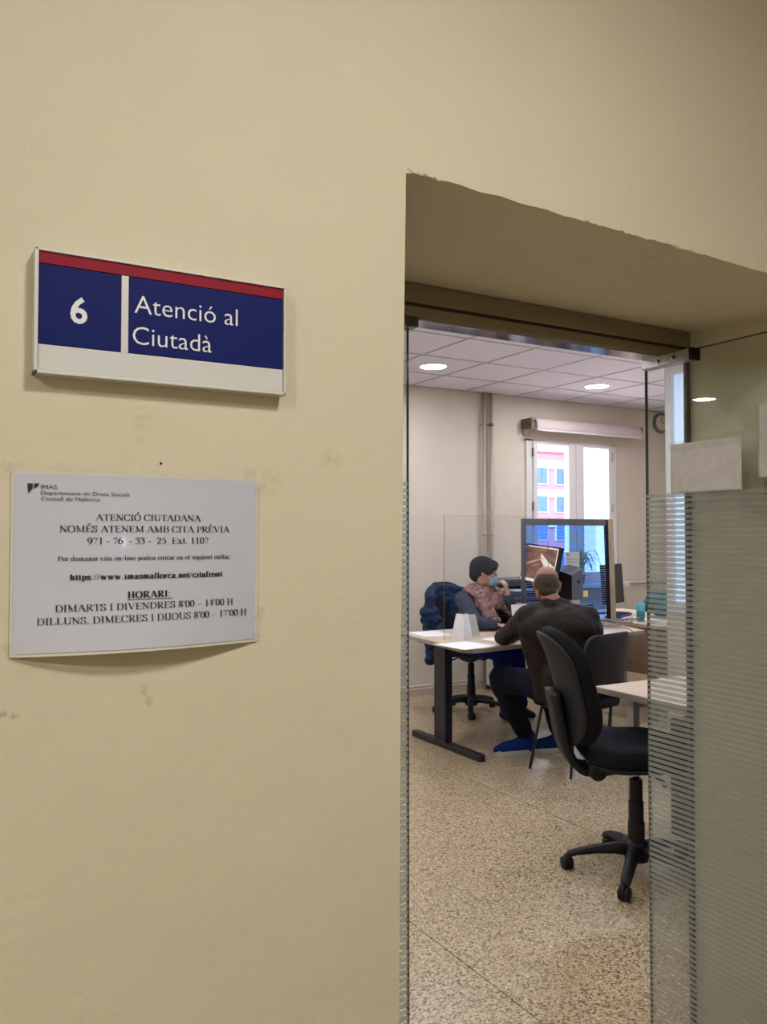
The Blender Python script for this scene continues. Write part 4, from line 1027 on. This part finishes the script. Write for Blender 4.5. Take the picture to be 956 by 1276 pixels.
def shoe(A, d, nm):
    d = Vector(d).normalized(); s = Vector((-d.y, d.x, 0)); b = Vector((A.x, A.y, 0)) - d * .03
    bm = bmesh.new()
    chain(bm, [b + Vector((0, 0, .085)), b + d * .04 + Vector((0, 0, .06)), b + d * .13 + Vector((0, 0, .052)), b + d * .20 + Vector((0, 0, .042)), b + d * .235 + Vector((0, 0, .036))], [.045, .048, .044, .036, .026])
    for sgn in (-1, 1): chain(bm, [b + d * .10 + s * sgn * .012 + Vector((0, 0, .045)), b + d * .20 + s * sgn * .018 + Vector((0, 0, .038))], [.034, .026])
    cap(bm, b + Vector((0, 0, .04)), b + Vector((0, 0, .115)), .043, .046); cap(bm, b + Vector((0, 0, .10)), b + d * .09 + Vector((0, 0, .065)), .042, .040)
    sh = organic('shoe', bm, 'shoe', man, .007, 3, .001, 30)
    ol = []
    for i in range(24):
        a = 2 * PI * i / 24; x = .094 + .153 * math.cos(a); w = .047 if math.cos(a) > -.2 else .042
        y = w * math.sin(a) * (1 - .12 * math.cos(a - PI)); ol.append((x, y))
    bm = bmesh.new(); mt = Matrix((d, s, Vector((0, 0, 1)))).transposed().to_4x4(); mt.translation = b
    prism(bm, [(x * 1.03, y * 1.1) for x, y in ol], .0, .030, mt); so = finish('sole', bm, 'sole', sh, bevel=.004)
    bm = bmesh.new(); 
    for q in (.075, .095, .115): cap(bm, b + d * q + s * .022 + Vector((0, 0, .088 - q * .12)), b + d * q - s * .022 + Vector((0, 0, .088 - q * .12)), .003, seg=8)
    tag(finish('laces', bm, 'shoe', sh, sm=True), kind='stuff')
shoe(LA, (-.96, .28, 0), 'l'); shoe(RA, (-.93, .36, 0), 'r')

# ------------------------------------------------------------------ masked woman
wo = empty('person', (4.0, 5.45, 0)); tag(wo, 'short haired woman in a grey jumper, pink scarf and blue face mask behind the desk', 'person')
O = Vector((4.0, 5.45, 0)); L_ = lambda p: Vector(p) - O
pel, belly, chest, neck = L_((4.08, 5.66, .60)), L_((4.04, 5.56, .74)), L_((3.97, 5.38, .91)), L_((3.935, 5.30, 1.05))
RS, LS = L_((3.775, 5.32, .985)), L_((4.11, 5.30, .985)); RE, LE = L_((3.735, 5.10, .825)), L_((4.15, 5.13, .83))
RW, LW = L_((3.855, 5.02, .815)), L_((4.0, 5.06, 1.035))
RH, LH = L_((3.98, 5.66, .60)), L_((4.18, 5.66, .60)); RK, LK = L_((4.09, 5.26, .58)), L_((4.30, 5.34, .56)); RA, LA = L_((4.20, 5.33, .10)), L_((4.42, 5.42, .10))
hc = L_((3.925, 5.245, 1.185)); WB = basis((.80, -.60), -.20, 0.05)
bm = bmesh.new(); WP = head(bm, hc, WB, .95, False)
chain(bm, [neck, hc + Vector((-.01, .02, -.05))], [.052, .050]); chain(bm, [pel, belly, chest, neck], [.12, .10, .10, .06]); cap(bm, LS, RS, .05)
chain(bm, [LS, LE, LW], [.042, .034, .024]); chain(bm, [RS, RE, RW], [.042, .034, .024])
chain(bm, [LH, LK, LA], [.075, .052, .036]); chain(bm, [RH, RK, RA], [.075, .052, .036]); cap(bm, LH, RH, .09)
hand(bm, RW, (.93, -.30, -.10), (0, 0, 1), 1, .35, .92)
hand(bm, LW, (-.15, .12, 1), (.5, -.85, 0), 1, 1.3, .92)
organic('body', bm, 'skin_w', wo, .006, 2)
bm = bmesh.new()
ell(bm, WP(0, -.026, .048), (.088, .104, .090), WB); ell(bm, WP(0, -.07, .0), (.070, .055, .075), WB); ell(bm, WP(.0, .045, .088), (.066, .050, .034), WB)
for s in (-1, 1): ell(bm, WP(s * .068, .002, .045), (.020, .044, .048), WB); ell(bm, WP(s * .060, .062, .068), (.024, .030, .022), WB)
for i in range(26):
    a = random.uniform(-2.6, 2.6); p = WP(.075 * math.sin(a), -.02 + .09 * math.cos(a), .09); q = WP(.088 * math.sin(a), -.02 + .100 * math.cos(a), .045 if math.cos(a) > .3 else .02); cap(bm, p, q, .012, .008, 8)
organic('hair', bm, 'hair_w', wo, .005, 2, .003, 45)
bm = bmesh.new(); ell(bm, WP(0, .062, -.040), (.054, .052, .052), WB); ell(bm, WP(0, .092, -.022), (.026, .028, .030), WB)
mk = organic('face_mask', bm, 'mask', wo, .004, 5)
bm = bmesh.new()
for s in (-1, 1): chain(bm, [WP(s * .052, .070, -.020), WP(s * .076, .02, -.004), WP(s * .084, -.016, .012)], [.0018, .0018, .0018])
finish('ear_loop', bm, 'white', mk)
for s in (-1, 1):
    bm = bmesh.new(); ell(bm, WP(s * .030, .0865, .010), (.013, .006, .006), WB, 12); finish('eye', bm, 'eye', wo, sm=True)
bm = bmesh.new()
chain(bm, [pel, belly, chest], [.165, .145, .150]); cap(bm, chest, neck + Vector((0, .01, -.05)), .13, .085); cap(bm, LS, RS, .068)
ell(bm, (LS + RS) / 2 + Vector((0, .0, -.06)), (.19, .12, .12)); chain(bm, [LS, LE], [.070, .056]); chain(bm, [LE, LW + Vector((.01, 0, -.03))], [.056, .036]); chain(bm, [RS, RE], [.070, .056]); chain(bm, [RE, RW + Vector((-.02, 0, 0))], [.056, .036])
organic('jumper', bm, 'sweater', wo, .010, 4, .006, 12)
bm = bmesh.new(); chain(bm, [LH, LK], [.10, .080]); chain(bm, [RH, RK], [.10, .080]); chain(bm, [LK, LA], [.078, .055]); chain(bm, [RK, RA], [.078, .055]); cap(bm, LH, RH, .12)
organic('trousers', bm, 'blue_trousers', wo, .011, 4, .006, 12)
for A in (LA, RA):
    bm = bmesh.new(); chain(bm, [A + Vector((0, .03, -.055)), A + Vector((0, -.06, -.06)), A + Vector((0, -.15, -.068))], [.042, .038, .028]); cap(bm, A + Vector((0, .02, -.05)), A + Vector((0, .01, .0)), .04)
    organic('shoe', bm, 'black', wo, .008, 3)
bm = bmesh.new(); random.seed(5)
for j in range(6):
    r = .085 + .016 * (j % 3); zz = .035 - .026 * j; c = neck + Vector((0, -.012 * j * .8, zz)); ph = j * .9
    pts = [c + Vector((r * 1.15 * math.cos(a), r * math.sin(a), .018 * math.sin(a * 2 + ph) - .025 * max(0, -math.sin(a)))) for a in [2 * PI * i / 22 for i in range(23)]]
    chain(bm, pts, [.024 + .006 * math.sin(i * 1.3 + ph) for i in range(23)])
chain(bm, [L_((3.84, 5.17, 1.02)), L_((3.83, 5.12, .93)), L_((3.85, 5.085, .86)), L_((3.87, 5.06, .81))], [.040, .038, .042, .03])
chain(bm, [L_((3.86, 5.13, .95)), L_((3.89, 5.09, .87)), L_((3.92, 5.07, .84))], [.03, .032, .02])
chain(bm, [L_((3.98, 5.14, .99)), L_((4.03, 5.12, .93)), L_((4.06, 5.10, .89))], [.036, .034, .022])
organic('scarf', bm, 'scarf', wo, .008, 2, .010, 22)

# navy puffer coat over her chair back
bm = bmesh.new(); ctr = Vector((4.10, 5.99, 0))
for j in range(11):
    z = 1.02 - .055 * j; sp = .16 + .05 * min(1, j / 3); dz = .0
    pts = []
    for i in range(13):
        u = -1 + 2 * i / 12
        pts.append(Vector((4.085 + (sp + .07) * u + .01 * math.sin(j * 1.7), 6.02 + .06 * (1 - u * u) - .10 * abs(u) ** 3 - .035 * j * .25, z - .07 * abs(u) ** 3 * (1 if j < 3 else .3))))
    chain(bm, pts, [.042] * 13)
for j in range(6): cap(bm, (3.86 + .01 * j, 5.86 - .03 * j, .84 - .065 * j), (3.84 + .012 * j, 5.98, .83 - .065 * j), .045)
coat = organic('winter_coat', bm, 'navy_jacket', None, .011, 2, .008, 14)
tag(coat, 'navy quilted coat draped over the back of the woman\'s chair', 'coat')

# ------------------------------------------------------------------ things on and around the desks
DZ = .7665
# acrylic sneeze screen, its folded white stand and a grey copy as reflection
ac = empty('acrylic_screen', (3.7, 4.75, DZ)); tag(ac, 'clear acrylic protective screen standing on the large desk', 'screen')
bx('pane', 'glass_thin', ac, -.49, .44, -.002, .002, .005, .856)
bx('pane_edge', 'glass_edge', ac, -.4915, -.49, -.002, .002, .005, .856); bx('pane_edge', 'glass_edge', ac, .44, .4412, -.002, .002, .005, .856)
bx('pane_edge', 'glass_edge', ac, -.49, .44, -.002, .002, .856, .8568)
mtw = Matrix.Translation((-.492, 0, 0)) @ Matrix.Rotation(math.radians(98), 4, 'Z')
bm = bmesh.new(); box(bm, .004, .46, -.002, .002, .005, .856, mtw); finish('side_pane', bm, 'glass_side', ac)
def stand(x, y, w, h, label, rz, material='white'):
    """V folded card, wider at the foot"""
    t = empty('card_stand_or_reflection', (x, y, DZ), rz); tag(t, label, 'card stand')
    for s in (-1, 1):
        bm = bmesh.new(); vs = [(0, 0, 0), (s * w / 2, .055, 0), (s * w * .27, .05, h - .006), (s * w * .22, .045, h), (0, 0, h)]
        a = [bm.verts.new(v) for v in vs]; b = [bm.verts.new((v[0], v[1] - .003, v[2])) for v in vs]
        bm.faces.new(a); bm.faces.new(b[::-1])
        for i in range(5): bm.faces.new((a[i], b[i], b[(i + 1) % 5], a[(i + 1) % 5]))
        finish('flap', bm, material, t)
    return t
stand(3.305, 4.66, .155, .182, 'bright white folded card stand at the front of the acrylic screen', math.radians(-25))
stand(3.505, 4.84, .14, .155, 'second smaller folded stand, behind the acrylic screen beside the woman\'s hand', math.radians(-25), 'paper_grey')  # solid copy put in for the front stand's reflection in the acrylic
def paper(name, pts, z, label, material='paper', droop=None):
    bm = bmesh.new(); n = 8; g = []
    a, b, c, d = [Vector((x, y, 0)) for x, y in pts]
    for i in range(n + 1):
        row = []
        for j in range(n + 1):
            u, v = i / n, j / n; p = (a * (1 - u) + b * u) * (1 - v) + (d * (1 - u) + c * u) * v
            zz = z + .0012 * (1 + noise.noise(Vector((u * 2, v * 2, z * 50))))
            if droop and p.y < droop: zz -= (droop - p.y) * .18
            row.append(bm.verts.new((p.x, p.y, zz)))
        g.append(row)
    for i in range(n):
        for j in range(n): bm.faces.new((g[i][j], g[i + 1][j], g[i + 1][j + 1], g[i][j + 1]))
    o = finish(name, bm, material, sm=True); s = o.modifiers.new('s', 'SOLIDIFY'); s.thickness = .0008; s.offset = 1
    return tag(o, label, 'paper')
paper('paper_stack', [(3.19, 4.97), (3.42, 4.96), (3.47, 5.24), (3.22, 5.25)], DZ, 'white sheets lying at the far left corner of the large desk')
paper('loose_sheet', [(3.04, 4.27), (3.345, 4.325), (3.30, 4.63), (3.02, 4.60)], DZ, 'white sheet in front of the card stand, overhanging the desk edge')
paper('loose_sheet', [(3.50, 4.42), (3.74, 4.50), (3.68, 4.74), (3.44, 4.66)], DZ, 'paper form lying under the man\'s forearms')
tr = empty('screen_opening_box', (3.99, 5.19, DZ)); tag(tr, 'black open desk tray beside the woman\'s resting hand', 'tray')  # box added where the acrylic screen has its opening
for q in ((-.13, .13, -.06, .09, 0, .006), (-.13, .13, .082, .09, 0, .10), (-.13, -.122, -.06, .09, 0, .10), (.122, .13, -.06, .09, 0, .10), (-.13, .13, -.06, .09, .095, .10)):
    bx('panel', 'black', tr, *q)
# monitor with a picture, on a stand, turned to the woman
def monitor(loc, rz, w, h, label, face, cz, tiltr=0.0):
    t = empty('monitor', loc, rz); tag(t, label, 'monitor')
    mt = Matrix.Translation((0, 0, cz)) @ Matrix.Rotation(tiltr, 4, 'Y') @ Matrix.Rotation(math.radians(-11 if face == 'picture' else -4), 4, 'X')
    def b(name, material, *d, bevel=0.0):
        bm = bmesh.new(); box(bm, *d, mtx=mt); return finish(name, bm, material, t, bevel=bevel)
    b('housing', 'black', -w / 2, w / 2, -.008, .030, -h / 2, h / 2, bevel=.004)
    b('rear_bulge', 'black', -w / 4, w / 4, .030, .055, -h / 4, h / 4, bevel=.006)
    b('bezel', 'black', -w / 2 + .004, w / 2 - .004, -.010, -.008, -h / 2 + .004, h / 2 - .004)
    if face == 'picture':
        b('display_border', 'white_screen', -w / 2 + .012, w / 2 - .012, -.0108, -.010, -h / 2 + .012, h / 2 - .012)
        b('picture', 'picture', -w / 2 + .022, w / 2 - .022, -.0114, -.0108, -h / 2 + .036, h / 2 - .022)
        bm = bmesh.new(); vs = [(.00, .30), (.35, .10), (.62, -.02), (.55, -.26), (.30, -.30), (.18, .0), (.05, .12)]
        bm.faces.new([bm.verts.new(mt @ Vector((x * w * .72, -.0118, z * h))) for x, z in vs]); finish('white_shape', bm, 'white_screen', t)
        bm = bmesh.new(); vs = [(-.44, -.02), (-.42, -.08), (.10, .16), (.14, .20)]
        bm.faces.new([bm.verts.new(mt @ Vector((x * w, -.0118, z * h))) for x, z in vs]); finish('pale_stripe', bm, 'pale_stripe', t)
    else: b('display', 'black_gloss', -w / 2 + .012, w / 2 - .012, -.0108, -.010, -h / 2 + .012, h / 2 - .012)
    bx('neck', 'black', t, -.03, .03, .035, .055, .012, cz, bevel=.003)
    bm = bmesh.new(); prism(bm, rrect(.24, .18, .04), 0, .013, Matrix.Translation((0, .03, 0))); finish('foot', bm, 'black', t, bevel=.002)
    return t
monitor((4.215, 4.93, DZ), math.radians(-95), .44, .30, 'monitor showing a brown landscape picture, turned towards the woman', 'picture', .495, math.radians(4))
monitor((5.68, 5.62, .765), math.radians(22), .42, .36, 'dark monitor right of the framed screen post on the wooden desk', 'dark', .275)

# dark computer with a sloping grey side, right of the man's head
cp = empty('computer_display', (4.53, 4.88, DZ), math.radians(0)); tag(cp, 'small dark display with a deep grey housing beside the man\'s head', 'computer')
bm = bmesh.new(); out = [(-.165, .05), (-.085, -.05), (.055, -.02), (.04, .12), (-.13, .14)]
lo, hi = .22, .46
a = [bm.verts.new((x, y, lo)) for x, y in out]; b = [bm.verts.new((x, y, hi + dz)) for (x, y), dz in zip(out, (.0, -.045, .005, .03, .01))]
bm.faces.new(a[::-1]); bm.faces.new(b)
for i in range(5): bm.faces.new((a[i], b[i], b[(i + 1) % 5], a[(i + 1) % 5]))
finish('housing', bm, 'grey_blue', cp, bevel=.005)
bm = bmesh.new(); A = Vector((-.169, .045, 0)); B_ = Vector((-.089, -.055, 0)); fo = [A + Vector((0, 0, lo + .008)), B_ + Vector((0, 0, lo + .008)), B_ + Vector((0, 0, hi - .050)), A + Vector((0, 0, hi - .006))]
bm.faces.new([bm.verts.new(v) for v in fo]); fs = finish('display', bm, 'black_gloss', cp); so = fs.modifiers.new('s', 'SOLIDIFY'); so.thickness = .003
bx('neck', 'grey_plastic', cp, -.07, -.02, .03, .07, .01, .23); bx('foot', 'grey_plastic', cp, -.14, .04, -.05, .12, 0, .012, bevel=.002)
bm = bmesh.new(); lathe(bm, [(0, 0), (.014, 0), (.014, .002), (0, .002)], 16, Matrix.Translation((-.005, -.0365, .36)) @ Matrix.Rotation(PI / 2, 4, 'X')); finish('badge', bm, 'charcoal', cp)

# framed screen with blue tinted striped glass
fs_ = empty('framed_screen', (4.66, 5.10, DZ)); tag(fs_, 'tall framed screen of blue tinted striped glass at the end of the large desk', 'screen')
h = .855
bm = bmesh.new(); box(bm, -.475, .40, -.02, .02, h - .055, h - .006); finish('top_bar', bm, 'screen_bar', fs_, bevel=.002)
bx('top_cap', 'steel', fs_, -.476, .455, -.022, .022, h - .006, h, bevel=.001)
bx('left_post', 'screen_bar', fs_, -.475, -.455, -.02, .02, 0, h - .055)
bm = bmesh.new(); vs = box(bm, .4146, .472, -.026, .02, 0, h - .002)
for v in vs:
    if v.co.z < .1: v.co.x += .028
pst = finish('right_post', bm, 'cream_post', fs_, bevel=.002)
bm = bmesh.new(); vs = box(bm, .406, .4145, -.022, .018, 0, h - .006)
for v in vs:
    if v.co.z < .1: v.co.x += .028
finish('inner_strip', bm, 'black', fs_)
for z in (.62, .26):
    bx('latch', 'brown', pst, .432 + (.8 - z) * .03, .437 + (.8 - z) * .03, -.028, -.026, z - .02, z + .025); bm = bmesh.new(); ell(bm, (.452 + (.8 - z) * .03, -.027, z + .005), (.005, .003, .005), seg=10); finish('screw', bm, 'steel', pst)
bx('bottom_bar', 'screen_bar', fs_, -.455, .42, -.015, .015, 0, .03)
bx('pane', 'glass_blue', fs_, -.455, .40, -.003, .003, .03, h - .055)
bm = bmesh.new(); z = h - .065
while z > .05:
    bm.faces.new([bm.verts.new(v) for v in ((-.452, -.004, z - .0055), (.405, -.004, z - .0055), (.405, -.004, z), (-.452, -.004, z))]); z -= .0185
tag(finish('frosted_stripes', bm, 'film_white', fs_), kind='stuff')
nb = bx('taped_form', 'paper_grey', None, 4.585, 4.735, 5.055, 5.057, 1.02, 1.352); tag(nb, 'tall pale printed form standing in front of the framed screen', 'paper')
bx('letterhead', 'ink_grey', nb, 4.60, 4.625, 5.0542, 5.055, 1.328, 1.338)
for z in (1.29, 1.27, 1.23): bx('text_line', 'grey_plastic', nb, 4.605, 4.715 - (z == 1.23) * .03, 5.0545, 5.055, z, z + .004)
bx('backing', 'paper_grey', nb, 4.58, 4.74, 5.057, 5.06, DZ, 1.03)
sn = bx('sticky_note', 'yellow', None, 4.79, 4.84, 5.07, 5.0715, .985, 1.035); tag(sn, 'small yellow sticky note low on the framed screen', 'note')
sn.rotation_euler = (0, 0, 0)
for k, (x, y, rz, c, lb) in enumerate(((4.95, 5.22, .3, 'blue_card', 'dark blue folder propped behind the framed screen'), (4.70, 5.2, -.1, 'teal', 'teal plastic folder propped behind the framed screen'))):
    o = bx('folder', c, None, -.11, .11, -.006, .006, 0, .14 + .03 * k, bevel=.001); o.location = (x, y, DZ); o.rotation_euler = (.1, 0, rz); tag(o, lb, 'folder')

# tangle of cables on the desk end
cb = empty('cable_tangle', (4.85, 4.85, DZ)); tag(cb, 'tangle of grey beige cables lying at the right end of the large desk', 'cables'); random.seed(11)
for k in range(9):
    P = []; c = Vector((random.uniform(-.12, .12), random.uniform(-.12, .08), .015)); a0 = random.uniform(0, 6)
    for i in range(9):
        a = a0 + i * random.uniform(.7, 1.0); r = random.uniform(.05, .15)
        P.append(c + Vector((r * math.cos(a) * 1.2, r * math.sin(a) * .8, random.uniform(0, .045))))
    bm = bmesh.new(); tube(bm, curve_pts(P, 5), .0042, 7); finish('cable', bm, 'cable' if k % 3 else 'room_pipe', cb, sm=True)
bm = bmesh.new(); tube(bm, curve_pts([(.02, -.1, .03), (-.10, -.22, .02), (-.13, -.36, .01), (-.135, -.385, -.05), (-.13, -.38, -.25)], 5), .0035, 7); finish('cable', bm, 'cable', cb, sm=True)

# printer on a low cabinet by the far wall
cab = empty('low_cabinet', (5.29, 6.28, 0)); tag(cab, 'low pale cabinet under the window wall carrying the printer', 'cabinet')
bx('body', 'paper_grey', cab, -.42, .30, -.25, .21, .05, .845, bevel=.002); bx('top', 'edge', cab, -.44, .32, -.27, .215, .845, .868, bevel=.002)
for s in (0, 1): 
    f = bx('door', 'paper_grey', cab, -.415 + s * .358, -.062 + s * .358, -.266, -.25, .06, .84, bevel=.002); bx('handle', 'steel', f, -.09 + s * .07, -.08 + s * .07, -.28, -.266, .6, .72)
pr = empty('printer', (5.09, 6.24, .868)); tag(pr, 'dark blue black printer with white paper in its output tray', 'printer')
bx('body', 'printer', pr, -.24, .22, -.20, .18, 0, .10, bevel=.008)
bx('scanner_unit', 'printer', pr, -.24, .22, -.16, .18, .15, .19, bevel=.006); bx('lid', 'printer_band', pr, -.225, .205, -.15, .17, .19, .215, bevel=.01)
bx('side_column', 'printer', pr, .12, .22, -.20, .18, .10, .15); bx('rear_column', 'printer', pr, -.24, .12, .06, .18, .10, .15); bx('front_band', 'printer_band', pr, -.235, .215, -.206, -.20, .03, .05)
bx('output_paper', 'paper', pr, -.20, .10, -.18, .05, .101, .118)
ws = bx('leaning_sheets', 'paper', None, -.07, .07, -.012, .012, 0, .20); ws.location = (4.03, 4.93, DZ); ws.rotation_euler = (math.radians(-8), 0, math.radians(8)); tag(ws, 'white upright stack of sheets left of the man\'s head behind his shoulder', 'paper')

# wooden desk at the right: cup, keyboard, papers, teal garment
cup = empty('teal_cup', (5.345, 4.98, .765)); tag(cup, 'translucent teal plastic cup on the wooden desk', 'cup')
bm = bmesh.new(); lathe(bm, [(0, .003), (.030, .003), (.033, .02), (.038, .13), (.040, .155), (.037, .155), (.035, .13), (.030, .02), (0, .008)], 24); finish('body', bm, 'teal', cup, sm=True)
bm = bmesh.new(); lathe(bm, [(0, .012), (.029, .012), (.034, .085), (0, .085)], 20); finish('drink', bm, 'teal_cloth', cup, sm=True)
kb3 = empty('keyboard', (5.52, 5.40, .765), math.radians(30)); tag(kb3, 'dark blue keyboard on the wooden desk in front of the dark monitor', 'keyboard')
bx('body', 'blue_card', kb3, -.20, .20, -.07, .07, 0, .02, bevel=.004); bx('key_block', 'black', kb3, -.19, .19, -.055, .055, .02, .026, bevel=.002)
def p3(*a, **k): return paper(*a, **k)
p3('loose_sheet', [(5.36, 5.05), (5.62, 5.00), (5.66, 5.28), (5.40, 5.32)], .765, 'white sheet on the wooden desk between the keyboard and the cup')
p3('loose_sheet', [(5.30, 4.74), (5.54, 4.72), (5.56, 4.90), (5.44, 4.92)], .765, 'white sheet at the near corner of the wooden desk')
bm = bmesh.new(); random.seed(8)
chain(bm, [(5.74, 5.12, .82), (5.66, 5.16, .89), (5.78, 5.2, .95)], [.05, .055, .06]); chain(bm, [(5.86, 5.1, .83), (5.84, 5.2, .93)], [.06, .07]); cap(bm, (5.62, 5.15, .85), (5.74, 5.12, .84), .03, .05)
tj = organic('teal_jacket', bm, 'teal_cloth', None, .01, 2, .012, 16); tag(tj, 'teal garment with a dark cuff bunched on the wooden desk behind the cup', 'jacket')
bm = bmesh.new(); cap(bm, (5.585, 5.16, .87), (5.62, 5.15, .85), .034, .036); finish('cuff', bm, 'black', tj, sm=True)

# spider plant on the window sill
pp = empty('potted_plant', (6.06, 6.455, .98)); tag(pp, 'green potted plant with arching leaves on the window sill', 'plant')
bm = bmesh.new(); lathe(bm, [(0, 0), (.035, 0), (.05, .09), (.055, .09), (.055, .105), (.047, .105), (.045, .09), (0, .088)], 20); finish('pot', bm, 'pot', pp, sm=True)
random.seed(21)
for k in range(22):
    a = k * 2.4; L = random.uniform(.16, .30); up = random.uniform(.10, .24); ca, sa = math.cos(a), math.sin(a) * .32
    P = curve_pts([(0, 0, .09), (ca * L * .25, sa * L * .25, .09 + up), (ca * L * .7, sa * L * .7, .12 + up), (ca * L, sa * L, .05 + up * .8)], 4)
    bm = bmesh.new(); sd2 = Vector((-sa, ca, 0)).normalized(); rows = []
    for i, p in enumerate(P):
        w = .011 * math.sin(PI * min(1, (i + 1.5) / (len(P) + .5))) + .001; rows.append((bm.verts.new(p + sd2 * w), bm.verts.new(p + Vector((0, 0, -.003))), bm.verts.new(p - sd2 * w)))
    for r0, r1 in zip(rows, rows[1:]): bm.faces.new((r0[0], r0[1], r1[1], r1[0])); bm.faces.new((r0[1], r0[2], r1[2], r1[1]))
    lf = finish('leaf', bm, 'leaf', pp, sm=True); q = lf.modifiers.new('s', 'SOLIDIFY'); q.thickness = .0012
